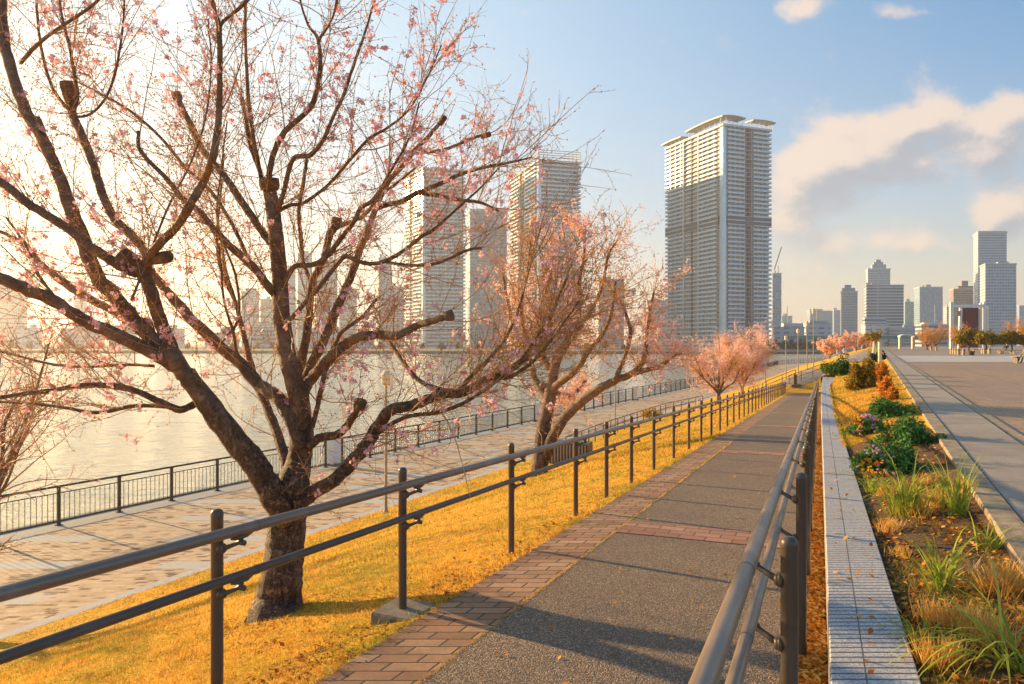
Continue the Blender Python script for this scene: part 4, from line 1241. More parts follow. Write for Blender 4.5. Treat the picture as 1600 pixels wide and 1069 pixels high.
def block(label, x0, x1, ytop, Z, mat, left=0.0, extra=(), name='tower_block', cat='building', base=None, depth=None, tilt=0.0, group=None):
    """plain far building: front face between pixel columns, a sliver of its left side when left > 0 (share of the width)"""
    w = (x1 - x0) / FPX * Z
    xf = x0 + (x1 - x0) * left
    C = ((xf - 800) / FPX * Z, Z)
    z0 = zl if base is None else base
    zt = CAMZ + (HY - ytop) / FPX * Z
    dep = depth or max(12, w * .7)
    bw = (x1 - xf) / FPX * Z
    ang = -math.atan2((x0 + x1) / 2 - 800, FPX) * 0 + tilt
    b_ = (bw * cos(ang), bw * sin(ang))
    Zb = Z + dep
    xl_ = (x0 - 800) / FPX * Zb if left > 0 else C[0] + (C[0] / Z) * dep * .5
    a_ = (xl_ - C[0], dep)
    root = empty(name, (C[0], C[1], z0), label, cat, group)
    mb = MB(); uvbox(mb, (0, 0), a_, b_, 0, zt - z0)
    mb.build('body', F[mat], root)
    mb = MB()
    e = .6
    mb.prism([(-e, -e), (b_[0] + e, b_[1] - e), (a_[0] + b_[0] + e, a_[1] + b_[1] + e), (a_[0] - e, a_[1] + e)], zt - z0, zt - z0 + max(.8, (zt - z0) * .012))
    mb.build('parapet', M['fin'], root)
    # pieces: (fx0, fx1, extra height px, depth fraction start, mat)
    rgb_ = random.Random(int(x0 * 7 + ytop))
    for q in range(2 if bw > 12 else 1):
        f0_ = rgb_.uniform(.1, .6); wq = bw * rgb_.uniform(.12, .3); hq = rgb_.uniform(2.5, 5.5)
        if extra: break
        mb = MB(); uvbox(mb, (b_[0] * f0_ + a_[0] * .25, b_[1] * f0_ + a_[1] * (.2 + .3 * q)), (a_[0] * .2, a_[1] * .2), (wq, 0), zt - z0 + .5, zt - z0 + hq + 1)
        mb.build('roof_house', F['grey'], root)
    if rgb_.random() < .6:
        mb = MB(); mb.tube([(b_[0] * .5 + a_[0] * .4, a_[1] * .4, zt - z0), (b_[0] * .5 + a_[0] * .4, a_[1] * .4, zt - z0 + rgb_.uniform(9, 20))], .35, 4); mb.build('mast', M['fin'], root)
    for (f0, f1, hp, d0, mt) in extra:
        hh = hp / FPX * Z
        mb = MB()
        c = (b_[0] * f0 + a_[0] * d0, b_[1] * f0 + a_[1] * d0)
        uvbox(mb, c, (a_[0] * (1 - d0) * .7, a_[1] * (1 - d0) * .7), (b_[0] * (f1 - f0), b_[1] * (f1 - f0)), zt - z0 + .01, zt - z0 + hh)
        mb.build('upper_storeys' if hh > 9 else 'roof_house', F[mt], root)
    return root
# left skyline, seen through the branches
SK = [
 ('slim grey tower block at the far left edge across the river', -10, 33, 437, 900, 'grey', 0, ()),
 ('narrow pale tower block across the river at the left, left of the thick limbs', 113, 136, 446, 1050, 'pale', .1, ()),
 ('pale tower block with a small roof house left of the central cherry trunk', 373, 405, 456, 880, 'pale', .15, ((.25, .9, 6, .2, 'pale'),)),
 ('short grey block beside the pale tower left of the central cherry trunk', 407, 428, 468, 940, 'grey', 0, ()),
 ('grey tower block directly behind the central cherry trunk', 432, 462, 422, 860, 'grey', .1, ()),
 ('tall pale tower just right of the central cherry trunk', 462, 488, 397, 900, 'pale', .12, ()),
 ('broad pale tower right of the central cherry trunk', 494, 527, 408, 840, 'pale', .1, ()),
 ('low grey block between the pale towers across the river', 530, 556, 452, 980, 'grey', 0, ()),
 ('grey tower block left of the golden balcony tower', 588, 612, 404, 880, 'grey', .15, ()),
 ('low pale block tucked beside the golden balcony tower', 612, 632, 449, 940, 'pale', 0, ()),
 ('broad blue grey glass tower between the two balcony towers behind the branches', 728, 792, 330, 760, 'blue', .1, ((.0, 1.0, 5, .15, 'blue'),)),
 ('flat topped grey block left of the tallest tower, behind the second cherry tree', 930, 975, 437, 900, 'grey', .12, ((.2, .5, 5, .2, 'grey'),)),
 ('low grey block between the second cherry tree and the tallest tower', 1012, 1045, 470, 980, 'grey', 0, ()),
 # right skyline
 ('dark blue slab tower hard against the right side of the tallest tower', 1207, 1221, 428, 900, 'blue', 0, ()),
 ('stepped white waterfront building with low terraces right of the tallest tower', 1209, 1257, 512, 620, 'white', 0, ((.35, 1.0, 7, .2, 'white'),)),
 ('boxy white building with a dark roof screen beside the stepped white one', 1259, 1298, 506, 640, 'white', 0, ((.2, .9, 5, .3, 'grey'),)),
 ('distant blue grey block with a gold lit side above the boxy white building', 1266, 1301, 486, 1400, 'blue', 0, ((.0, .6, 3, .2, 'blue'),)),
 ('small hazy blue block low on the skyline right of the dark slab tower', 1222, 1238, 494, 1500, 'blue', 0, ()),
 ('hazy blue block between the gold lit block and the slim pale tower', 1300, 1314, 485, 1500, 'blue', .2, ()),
 ('slim pale tower with a stepped top left of the biggest office tower', 1313, 1340, 456, 860, 'grey', .08, ((.05, .85, 6, .0, 'grey'), (.22, .62, 11, .15, 'grey'))),
 ('biggest office tower with dark horizontal bands and a tiered pyramid crown behind it', 1350, 1412, 446, 880, 'band', .06, ()),
 ('concrete podium building with big dark windows in front of the banded office tower', 1352, 1387, 508, 700, 'white', 0, ((.0, .95, 12, .1, 'band'),)),
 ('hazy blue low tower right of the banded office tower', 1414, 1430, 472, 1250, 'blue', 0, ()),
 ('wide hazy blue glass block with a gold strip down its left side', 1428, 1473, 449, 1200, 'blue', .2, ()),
 ('brown tower with a small pagoda like cap left of the tall right hand towers', 1484, 1523, 452, 1000, 'brown', .15, ((.22, 1.0, 5, .0, 'brown'), (.45, .75, 14, .3, 'brown'))),
 ('tallest right hand tower with a gold lit left side', 1521, 1573, 364, 900, 'pale', .14, ((.0, 1.0, 3, .0, 'grey'),)),
 ('shorter right hand tower in front, banded pale blue with a dark roof box', 1531, 1588, 413, 760, 'pale', .15, ((.45, .8, 5, .2, 'grey'),)),
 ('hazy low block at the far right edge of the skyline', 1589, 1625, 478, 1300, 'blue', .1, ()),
 ('gold lit sliver block left of the brown tower', 1474, 1485, 480, 1300, 'pale', .5, ()),
 ('long low grey shed across the water under the bridge', 1392, 1475, 513, 690, 'grey', 0, ()),
 ('low blue grey shed left of the white gate frame', 1440, 1490, 508, 640, 'band', 0, ((.1, .6, 4, .1, 'white'),)),
]
for (lb_, a_, b_, yt, Z, mt, lf, ex) in SK: block(lb_, a_, b_, yt, Z, mt, lf, ex)
block('tiered tower whose stepped pyramid crown rises above the banded office tower', 1353, 1391, 421, 960, 'pale', .08, ((.2, .82, 8, .05, 'pale'), (.28, .7, 12, .12, 'grey'), (.38, .6, 16, .2, 'grey')))
# low waterfront rows on the far left bank
rg = random.Random(4)
low_lab = 0
NW = ['low white waterfront shed', 'low grey waterfront block', 'low banded office']
for i, px in enumerate(range(20, 620, 75)):
    w = rg.choice((38, 48, 58)); yt = rg.uniform(508, 524)
    spots = ['at the far left edge', 'left of the narrow pale tower', 'right of the narrow pale tower', 'below the big left limbs', 'left of the central cherry trunk',
             'behind the central cherry trunk', 'right of the central cherry trunk', 'left of the golden balcony tower']
    block(NW[i % 3] + ' across the river ' + spots[i], px, px + w, yt, 640 + 12 * (i % 4), ['white', 'grey', 'band'][i % 3], 0, (), 'waterfront_block')
# tower crane
r = empty('tower_crane', ((1216 - 800) / FPX * 1000, 1000, zl), 'thin tower crane with a slanting jib beside the tallest tower', 'crane')
mb = MB(); mb.tube([(0, 0, 0), (0, 0, 118)], 1.0, 4); mb.build('mast', M['fin'], r)
mb = MB(); mb.tube([(-6, 0, 112), (5, 0, 146)], .8, 4); mb.build('jib', M['redfin'], r)
# green bridge across the inlet
r = empty('road_bridge', ((1290 - 800) / FPX * 560, 560, zl), 'long low green girder bridge crossing the far inlet', 'bridge')
mb = MB(); mb.box((95, 12, 9.8), (260, 9, 2.6), radians(7)); mb.build('girder', M['greensteel'], r)
mb = MB(); mb.box((95, 12, 11.4), (260, 9.6, .55), radians(7)); mb.build('deck', M['fin'], r)
for k in range(5):
    mb = MB(); q = -20 + 56 * k
    mb.box((q, 12 + (q - 95) * .123, 3.5), (4, 5, 10), radians(7)); mb.build('pier', M['conc'], r)
# ------------------------------------------------------------------ leaves, grass, shrubs
def m_leaf(name, stops, tr=.3, spec=True):
    m, t, b = newmat(name)
    g = t.new('ShaderNodeNewGeometry').outputs['Random Per Island']
    n = t.noise(objco(t), 1.1, 3, .5)
    f = t.math('ADD', t.math('MULTIPLY', g, .65), t.math('MULTIPLY', n, .4))
    c = t.ramp(f, stops)
    d = t.new('ShaderNodeBsdfDiffuse'); tl = t.new('ShaderNodeBsdfTranslucent'); mx = t.new('ShaderNodeMixShader')
    t.link(c, d.inputs[0]); t.link(c, tl.inputs[0]); mx.inputs[0].default_value = tr
    t.link(d.outputs[0], mx.inputs[1]); t.link(tl.outputs[0], mx.inputs[2])
    t.link(mx.outputs[0], t.n['Material Output'].inputs['Surface'])
    return m
M['grass0'] = m_leaf('dry grass blades', [(.15, (.40, .21, .035)), (.45, (.62, .37, .07)), (.72, (.74, .48, .13)), (.80, (.34, .32, .06)), (.95, (.62, .36, .08))], .4)
def m_grass():
    m, t, b = newmat('dry grass blades')
    g = t.new('ShaderNodeNewGeometry').outputs['Random Per Island']
    co = objco(t)
    n1 = t.noise(co, .9, 5, .65); n2 = t.noise(co, 4.5, 4, .6); n3 = t.noise(co, 16.0, 3, .6)
    c = t.ramp(g, [(.05, (.46, .20, .02)), (.35, (.84, .44, .05)), (.7, (.94, .62, .12)), (.95, (.78, .56, .22))])
    c = t.mix(t.mapr(t.math('ADD', n1, t.math('MULTIPLY', n3, .35)), .62, .78, 0, .85), c, (.24, .30, .04))
    c = t.mix(t.mapr(t.math('ADD', n2, t.math('MULTIPLY', n3, .3)), .66, .82, 0, .75), c, (.33, .14, .03))
    d = t.new('ShaderNodeBsdfDiffuse'); tl = t.new('ShaderNodeBsdfTranslucent'); mx = t.new('ShaderNodeMixShader')
    t.link(c, d.inputs[0]); t.link(c, tl.inputs[0]); mx.inputs[0].default_value = .4
    t.link(d.outputs[0], mx.inputs[1]); t.link(tl.outputs[0], mx.inputs[2])
    t.link(mx.outputs[0], t.n['Material Output'].inputs['Surface'])
    return m
M['grass'] = m_grass()
M['green'] = m_leaf('green foliage', [(.1, (.025, .07, .02)), (.5, (.06, .14, .03)), (.9, (.13, .22, .05))])
M['greenflower'] = m_leaf('bedding plant leaves', [(.1, (.04, .12, .03)), (.5, (.09, .22, .06)), (.9, (.18, .32, .09))])
M['olive'] = m_leaf('olive bronze foliage', [(.1, (.12, .085, .015)), (.5, (.27, .19, .03)), (.9, (.48, .28, .05))])
M['rust'] = m_leaf('rust orange foliage', [(.1, (.32, .09, .015)), (.5, (.62, .22, .03)), (.9, (.80, .40, .06))])
M['goldbush'] = m_leaf('golden foliage', [(.1, (.33, .19, .02)), (.5, (.55, .34, .04)), (.9, (.68, .44, .08))])
M['evergreen'] = m_leaf('evergreen crown', [(.1, (.10, .09, .012)), (.5, (.27, .20, .03)), (.9, (.52, .34, .05))], .5)
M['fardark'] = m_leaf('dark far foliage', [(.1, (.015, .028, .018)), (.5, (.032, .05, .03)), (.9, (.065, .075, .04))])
M['blade'] = m_leaf('lily grass blades', [(.1, (.20, .27, .03)), (.5, (.36, .44, .06)), (.9, (.60, .56, .12))], .4)
M['straw'] = m_leaf('straw tuft', [(.1, (.55, .26, .05)), (.5, (.80, .46, .10)), (.9, (.88, .64, .26))], .35)
M['deadleaf'] = m_leaf('fallen leaves', [(.1, (.30, .08, .02)), (.4, (.62, .20, .03)), (.65, (.80, .36, .06)), (.9, (.85, .55, .16))], .25)
M['mulch'] = m_leaf('mulch bits', [(.1, (.05, .028, .015)), (.5, (.16, .085, .04)), (.9, (.36, .23, .12))], 0)
M['fpink'] = m_petal('mauve flowers', (.62, .22, .55), (.74, .36, .68), (.84, .52, .78))
M['forange'] = m_petal('orange flowers', (.85, .32, .02), (.92, .45, .03), (.95, .58, .08))
M['fred'] = m_petal('red flowers', (.75, .05, .02), (.85, .10, .03), (.9, .2, .06))
M['stem'] = simple('woody stem', (.12, .075, .045), .8, var=.3, scale=12)
M['wood'] = simple('weathered wood', (.42, .30, .17), .8, var=.25, scale=9)

def quads(C, rng, size, asp=.5, flat=0.0, up=None):
    n = len(C)
    A = rnd_unit(rng, n)
    if up is not None: A = A * (1 - flat) + np.array([0, 0, 1.0]) * flat * up
    A /= np.linalg.norm(A, axis=1)[:, None] + 1e-9
    X = np.cross(A, rnd_unit(rng, n)); X /= np.linalg.norm(X, axis=1)[:, None] + 1e-9
    Y = np.cross(A, X)
    s = size * rng.uniform(.6, 1.3, (n, 1))
    V = np.stack([C - X * s, C + Y * s * asp + A * s * .15, C + X * s, C - Y * s * asp + A * s * .15], 1).reshape(-1, 3)
    return V, np.arange(n * 4).reshape(-1, 4)
def clumps(rng, n, rx, ry, rz, nc, cs, low=.0):
    """points in a lumpy dome"""
    d = rnd_unit(rng, nc); d[:, 2] = np.abs(d[:, 2]) * .95 + low
    cc = d * rng.uniform(.55, .95, (nc, 1))
    k = rng.integers(0, nc, n)
    p = cc[k] + rnd_unit(rng, n) * cs * rng.uniform(.3, 1.0, (n, 1)) ** .6
    p = p * np.array([rx, ry, rz])
    p[:, 2] = np.abs(p[:, 2])
    return p
def shrub(px, py, wpx, hpx, mat, label, n, leaf, seed, name='shrub', cat='shrub', group=None, flower=None, nc=26, asp=.5, zc=None):
    x, y, z = G(px, py)
    if zc: y = zc; x = (px - 800) / FPX * y; z = zAt(x, y)
    rng = np.random.default_rng(seed)
    w = wpx / FPX * y / 2; h = hpx / FPX * y
    root = empty(name, (x, y, z), label, cat, group)
    C = clumps(rng, n, w * .86, w * .80, h * .82, nc, .34 if name == 'shrub' else .42)
    sh = 1 + .28 * np.sin(C[:, 0] / w * 5.1 + seed) * np.cos(C[:, 1] / w * 4.3 + 2 * seed)
    C *= sh[:, None]
    V, Fq = quads(C, rng, leaf, asp)
    mk('foliage', V, Fq, M[mat], root)
    mb = MB()
    for i in range(7):
        a = rng.uniform(0, 2 * pi); e = rng.uniform(.3, .7)
        mb.tube([(0, 0, -.05), (cos(a) * w * e * .4, sin(a) * w * e * .4, h * .35), (cos(a) * w * e, sin(a) * w * e, h * .75)], [h * .03, h * .02, h * .01], 5)
    mb.build('stem', M['stem'], root)
    if flower:
        for (fm, fx, fz, fw, cnt, fs) in flower:
            c = np.stack([rng.normal(fx * w, fw * w, cnt), rng.normal(-.35 * w, .35 * w, cnt), np.zeros(cnt)], 1)
            rr = np.clip((c[:, 0] / w) ** 2 + (c[:, 1] / w) ** 2, 0, .98)
            c[:, 2] = h * np.sqrt(1 - rr) * .85 * fz + fs * rng.uniform(.3, 1.4, cnt)
            V, Fq = flowers(c, rng, 3, fs, fs * 1.2, 5)
            mk('blossom', V, Fq, M[fm], root)
    return root
def blades(px, py, n, length, width, mat, label, seed, lean=.55, name='grass_clump', cat='plant', group='tufts in the flower bed', bias=(0, 0, 0), stiff=.8, rad=.05):
    x, y, z = G(px, py)
    rng = np.random.default_rng(seed)
    V = []; Fq = []
    for i in range(n):
        a = rng.uniform(0, 2 * pi); L = length * rng.uniform(.5, 1.1)
        o = np.array([rng.normal(0, rad), rng.normal(0, rad), -.02])
        d = np.array([cos(a) * rng.uniform(.1, lean), sin(a) * rng.uniform(.1, lean), 1.0]) + np.array(bias)
        d /= np.linalg.norm(d)
        m = 7
        s = np.cross(d, [0, 0, 1.0]); s /= np.linalg.norm(s) + 1e-9
        p = o; wv = width * rng.uniform(.7, 1.2)
        b0 = len(V)
        for k in range(m):
            t = k / (m - 1)
            ww = wv * (1 - t ** 2.2) * (.55 + .9 * min(t * 3, 1) * .5) + .0006
            V += [p - s * ww, p + s * ww]
            dd = d + np.array([0, 0, -1.0]) * (t * (1 - stiff) * 2.2)
            hd = np.array([d[0], d[1], 0]); dd += hd * t * (1 - stiff) * 1.2
            d = dd / np.linalg.norm(dd)
            p = p + d * (L / (m - 1))
            if k: Fq.append((b0 + 2 * k - 2, b0 + 2 * k - 1, b0 + 2 * k + 1, b0 + 2 * k))
    o = mk(name, np.array(V), np.array(Fq), M[mat])
    o.location = (x, y, z)
    return lab(o, label, cat, group)

# shrubs along the bed, far to near
shrub(1374, 565, 30, 20, 'fardark', 'dark evergreen shrub around the foot of the pale wooden post', 1500, .09, 31, group='shrubs along the planting bed')
shrub(1309, 584, 54, 27, 'green', 'clipped dark green hedge mound at the far end of the granite wall', 3800, .055, 32, group='shrubs along the planting bed', nc=40)
shrub(1299, 585, 13, 10, 'rust', 'small red brown bush at the tip of the granite wall', 500, .035, 33, group='shrubs along the planting bed')
shrub(1344, 609, 46, 50, 'olive', 'tall olive and bronze shrub standing on the small lawn', 3600, .05, 34, group='shrubs along the planting bed', nc=34)
shrub(1360, 590, 36, 34, 'olive', 'bushy olive shrub behind the tall bronze one', 2200, .055, 35, group='shrubs along the planting bed')
shrub(1378, 596, 30, 36, 'rust', 'rust orange shrub beside the olive ones', 1500, .05, 36, group='shrubs along the planting bed')
shrub(1384, 612, 30, 26, 'rust', 'low rust orange bush at the walkway kerb behind the green mounds', 1300, .04, 37, group='shrubs along the planting bed')
shrub(1392, 626, 32, 24, 'rust', 'spreading red orange bush nearest the kerb, just behind the flower mounds', 1300, .035, 38, group='shrubs along the planting bed')
GF = 'flowering mounds in the bed'
shrub(1388, 652, 76, 32, 'greenflower', 'green flowering mound farthest back with a few orange blooms', 2600, .035, 41, 'bedding_plant', 'plant', GF, [('forange', .5, .8, .16, 14, .016)])
shrub(1354, 680, 60, 40, 'greenflower', 'green mound with mauve flowers and orange blooms beside the granite wall', 2600, .030, 42, 'bedding_plant', 'plant', GF, [('fpink', -.05, .9, .22, 46, .016), ('forange', -.62, 1.0, .13, 30, .018), ('fpink', -.6, .3, .12, 18, .015)])
shrub(1418, 693, 94, 42, 'greenflower', 'green mound by the kerb with orange flowers along its right side', 3000, .030, 43, 'bedding_plant', 'plant', GF, [('forange', .62, .8, .18, 34, .016), ('fpink', .85, .5, .06, 8, .015)])
shrub(1394, 737, 104, 52, 'greenflower', 'large nearest green mound with purple, red and orange flowers at its left', 3800, .028, 44, 'bedding_plant', 'plant', GF, [('forange', -.85, .8, .10, 26, .014), ('fpink', -.6, .95, .14, 28, .013), ('fred', -.66, .5, .05, 9, .016)])
# lily grasses and cut tufts
blades(1415, 806, 90, .72, .0066, 'blade', 'arching green grass clump spreading beside the granite wall behind the other tufts', 51, .9, stiff=.72, rad=.06)
blades(1492, 806, 44, .60, .007, 'blade', 'upright green grass clump near the walkway edge', 52, .55, stiff=.86, rad=.035)
blades(1468, 925, 44, .52, .0062, 'blade', 'vase shaped green grass clump in the middle of the bed', 53, .8, stiff=.8, rad=.022)
blades(1590, 1050, 36, .66, .007, 'blade', 'nearest long leaved green grass clump arching in at the lower right corner', 54, 1.0, stiff=.62, rad=.03, bias=(-.45, 0, 0))
for (px, py, n, L, lb_, s) in ((1430, 806, 150, .12, 'straw coloured cut tuft at the foot of the arching grass clump', 61), (1392, 832, 150, .10, 'low golden cut tuft beside the granite wall', 62),
                               (1466, 792, 150, .14, 'golden cut tuft between the two rear green grass clumps', 63), (1462, 972, 170, .10, 'golden cut tuft in front of the vase shaped grass clump', 64),
                               (1508, 985, 190, .11, 'orange straw tuft right of the golden one in the foreground', 65), (1566, 930, 260, .16, 'biggest pale straw tuft near the right edge', 66), (1444, 760, 110, .12, 'small golden tuft just in front of the nearest flower mound', 67),
                               (1408, 868, 70, .07, 'tiny green and gold sprout beside the grooved wall', 68)):
    blades(px, py, int(n * 1.5), L * 1.45, .0026, 'straw', lb_, s, .75, 'cut_tuft', 'plant', 'tufts in the flower bed', stiff=.95, rad=.045)
blades(1366, 770, 60, .40, .0055, 'blade', 'loose green grass clump touching the granite wall in front of the nearest flower mound', 55, 1.0, stiff=.7, rad=.05)
blades(1545, 860, 30, .34, .0058, 'blade', 'short green grass clump near the walkway edge behind the pruned stems', 56, .8, stiff=.8, rad=.03)
blades(1440, 1010, 40, .30, .0050, 'blade', 'small green grass clump by the grooved wall at the bottom of the picture', 57, .9, stiff=.75, rad=.03)
for (px, py, n, L, lb_, s_) in ((1510, 770, 120, .13, 'golden cut tuft by the kerb behind the upright green clump', 161), 
                               (1470, 1040, 200, .12, 'lowest golden tuft in the foreground of the bed', 164), (1550, 1010, 200, .14, 'straw tuft behind the nearest long leaved clump', 165), (1390, 775, 110, .11, 'small orange tuft between the nearest mound and the loose green clump', 166)):
    blades(px, py, int(n * 1.5), L * 1.45, .0026, 'straw', lb_, s_, .75, 'cut_tuft', 'plant', 'tufts in the flower bed', stiff=.95, rad=.05)
x, y, z = G(1530, 905)
rng = np.random.default_rng(9); mb = MB()
for i in range(34):
    a = rng.uniform(0, 2 * pi); L = rng.uniform(.08, .2)
    o = np.array([rng.normal(0, .09), rng.normal(0, .06), -.01])
    d = np.array([cos(a) * .7, sin(a) * .5, rng.uniform(.15, 1)])
    mb.tube([o, o + d * L * .5 + rng.normal(size=3) * .008, o + d * L], [.004, .0035, .003], 5)
o = mb.build('pruned_stems', M['wood']); o.location = (x, y, z)
lab(o, 'bundle of bare pruned brown stems beside the pale straw tuft', 'plant', 'tufts in the flower bed')
# golden bush on the bank
shrub(1020, 652, 38, 16, 'goldbush', 'rounded golden bush on the bank beyond the second cherry tree', 2200, .06, 71)

# grass on the lawns
def scatter_grass(n, zr, pw, inside, seed, hgt, wid):
    rng = np.random.default_rng(seed)
    u = rng.uniform(size=n)
    Z = (zr[0] ** pw + u * (zr[1] ** pw - zr[0] ** pw)) ** (1 / pw)
    xl, xr = inside(Z)
    x = xl + (xr - xl) * rng.uniform(size=n)
    h = np.array([H(a, b) for a, b in zip(x, Z)])
    B = np.stack([x, Z, CAMZ - h - .004], 1)
    sc = np.clip(Z / 5.0, .55, 4.0)[:, None]
    a = rng.uniform(0, 2 * pi, n)
    s = np.stack([np.cos(a), np.sin(a), np.zeros(n)], 1)
    hh = hgt * rng.uniform(.4, 1.2, (n, 1)) * (.6 + .4 * sc)
    tip = B + np.stack([rng.normal(0, .6, n), rng.normal(0, .6, n), np.ones(n)], 1) * hh
    w = wid * sc
    V = np.stack([B - s * w, B + s * w, tip], 1).reshape(-1, 3)
    return V
vF = lambda f: (lambda Z: np.array([f(z) for z in Z]))
bankL = lambda Z: (np.maximum(vF(xB)(Z), -.80 * Z - .3), vF(xRL)(Z) - .02)
V1 = scatter_grass(110000, (2.2, 14), -.6, bankL, 1, .030, .0032)
V2 = scatter_grass(60000, (14, 58), -.6, bankL, 2, .035, .0032)
V3 = scatter_grass(34000, (11.0, 33), -.6, lambda Z: (vF(xbedL)(Z) - .05, vF(xK)(Z) - .05), 3, .03, .003)
# ragged growth along the brick edge and the asphalt joint
V4 = scatter_grass(9000, (2.2, 30), -.6, lambda Z: (vF(xRL)(Z) - .14, vF(xRL)(Z) + .03), 4, .045, .003)
V5 = scatter_grass(4200, (2.4, 16), -.6, lambda Z: (vF(xAL)(Z) - .02, vF(xAL)(Z) + .014), 5, .016, .003)
V6 = scatter_grass(26000, (2.3, 13), -.6, bankL, 6, .075, .0028).reshape(-1, 9)
g6 = np.sin(V6[:, 0] * 3.1 + V6[:, 1] * 1.7) * np.sin(V6[:, 1] * 2.3 - V6[:, 0]) + np.random.default_rng(8).normal(0, .25, len(V6))
V6 = V6[g6 > .42].reshape(-1, 3)
V = np.vstack([V1, V2, V3, V4, V5, V6])
lab(mk('grass', V, np.arange(len(V)).reshape(-1, 3), M['grass']), 'short dry golden grass covering the bank and the bed', 'grass', None, 'stuff')
# weeds and straw sprigs over the bed
def weeds(n, seed):
    rng = np.random.default_rng(seed)
    u = rng.uniform(size=n); a, b, pw = 2.4, 12.0, -.5
    Z = (a ** pw + u * (b ** pw - a ** pw)) ** (1 / pw)
    x = vF(xbedL)(Z) + .03 + (vF(xK)(Z) - vF(xbedL)(Z) - .05) * rng.uniform(size=n)
    g = np.sin(x * 5.1 + Z * 1.7) + np.sin(Z * 3.3 - x * 2.0) + rng.normal(0, .5, n)
    k = g > .15; x, Z = x[k], Z[k]; n = len(x)
    B = np.stack([x, Z, [zAt(p, q) - .005 for p, q in zip(x, Z)]], 1)
    B = np.repeat(B, 7, 0) + rng.normal(0, .012, (n * 7, 3)) * np.array([1, 1, 0])
    n = len(B)
    aa = rng.uniform(0, 2 * pi, n); s = np.stack([np.cos(aa), np.sin(aa), 0 * aa], 1) * .0022
    tip = B + np.stack([rng.normal(0, .6, n), rng.normal(0, .6, n), np.ones(n)], 1) * rng.uniform(.015, .075, (n, 1))
    return np.stack([B - s, B + s, tip], 1).reshape(-1, 3)
M['weed'] = m_leaf('weeds and straw sprigs', [(.1, (.34, .17, .04)), (.4, (.55, .33, .08)), (.6, (.20, .24, .04)), (.9, (.12, .2, .03))], .35)
V = weeds(2600, 19)
lab(mk('ground_cover', V, np.arange(len(V)).reshape(-1, 3), M['weed']), 'low weeds and straw sprigs scattered over the planter soil', 'weeds', None, 'stuff')
# fallen leaves and mulch
def scatter_pts(n, zr, pw, inside, seed, lift=.006, hf=None):
    rng = np.random.default_rng(seed); u = rng.uniform(size=n)
    Z = (zr[0] ** pw + u * (zr[1] ** pw - zr[0] ** pw)) ** (1 / pw)
    xl, xr = inside(Z); x = xl + (xr - xl) * rng.uniform(size=n)
    h = np.array([(hf or H)(a, b) for a, b in zip(x, Z)])
    return np.stack([x, Z, CAMZ - h + lift + rng.uniform(0, .012, n)], 1)
rng = np.random.default_rng(77)
A_ = scatter_pts(9000, (1.6, 30), -.5, lambda Z: (vF(xAR)(Z) + .01, vF(xWL)(Z) - .008), 1, .008, lambda x, Z: hR(Z))
B_ = np.vstack([scatter_pts(700, (2.4, 14), -.6, lambda Z: (np.maximum(vF(xRL)(Z) - 3.5, -.8 * Z), vF(xRL)(Z) - .05), 2, .02), scatter_pts(2600, (2.4, 20), -.6, lambda Z: (vF(xRL)(Z) - .55, vF(xRL)(Z) + .04), 12, .012)])
xt, yt, zt = G(432, 962)
rq = np.random.default_rng(4)
B2 = np.stack([xt + rq.normal(.1, .45, 420), yt + rq.normal(-.1, .35, 420), np.zeros(420)], 1)
B2[:, 2] = [zAt(a, b) + .012 for a, b in B2[:, :2]]
B_ = np.vstack([B_, B2])
C_ = scatter_pts(3200, (2.0, 11), -.5, lambda Z: (vF(xbedL)(Z) + .02, vF(xK)(Z) - .02), 3)
D_ = scatter_pts(60, (2.8, 14), -.6, lambda Z: (vF(xWL)(Z) + .05, vF(xWR)(Z) - .03), 4, .004, lambda x, Z: hW(Z))
E_ = scatter_pts(60, (3, 14), -.6, lambda Z: (vF(xAL)(Z) + .05, vF(xAR)(Z) - .1), 5, .003, lambda x, Z: hR(Z))
LIT = B_[rng.uniform(size=len(B_)) < .75]; B_ = B_[::6]
pts_ = np.vstack([A_, B_, C_, D_, E_])
V, Fq = quads(pts_, rng, .023, .55, .62, 1.0)
lab(mk('fallen_leaves', V, Fq, M['deadleaf']), 'orange brown fallen leaves packed in the gutter and strewn over the bed', 'leaves', None, 'stuff')
A_ = scatter_pts(16000, (2.0, 11.6), -.6, lambda Z: (vF(xbedL)(Z) + .01, vF(xK)(Z) - .01), 6, .003)
V, Fq = quads(np.vstack([A_, LIT, LIT + rng.normal(0, .03, LIT.shape) * np.array([1, 1, .1])]), rng, .016, .22, .75, 1.0)
lab(mk('mulch', V, Fq, M['mulch']), 'brown bark and twig litter covering the planter soil', 'mulch', None, 'stuff')

# ------------------------------------------------------------------ trees round the square and across the water
def leafy(mat, seed, h, w, n, leaf, trunkh, flat=1.0):
    rng = np.random.default_rng(seed)
    root = empty('broadleaf_tree', (0, 0, 0))
    mb = MB(); mb.tube([(0, 0, -.2), (.05, 0, trunkh * .5), (0, .05, trunkh), (0, 0, h * .7)], [h * .035, h * .028, h * .022, h * .006], 7)
    for i in range(6):
        a = 2 * pi * i / 6 + rng.uniform(-.3, .3)
        mb.tube([(0, 0, trunkh * .9), (cos(a) * w * .22, sin(a) * w * .22, trunkh * 1.25), (cos(a) * w * .4, sin(a) * w * .4, lerp(trunkh, h, .55))], [h * .016, h * .011, h * .004], 5)
    mb.build('trunk', M['stem'], root)
    C = clumps(rng, n, w / 2 * .85, w / 2 * .85, (h - trunkh) * .8, 30, .36)
    C[:, 2] += trunkh * .92
    V, Fq = quads(C, rng, leaf, .55)
    mk('crown', V, Fq, M[mat], root)
    return root
FT = 'dark trees on the far bank'
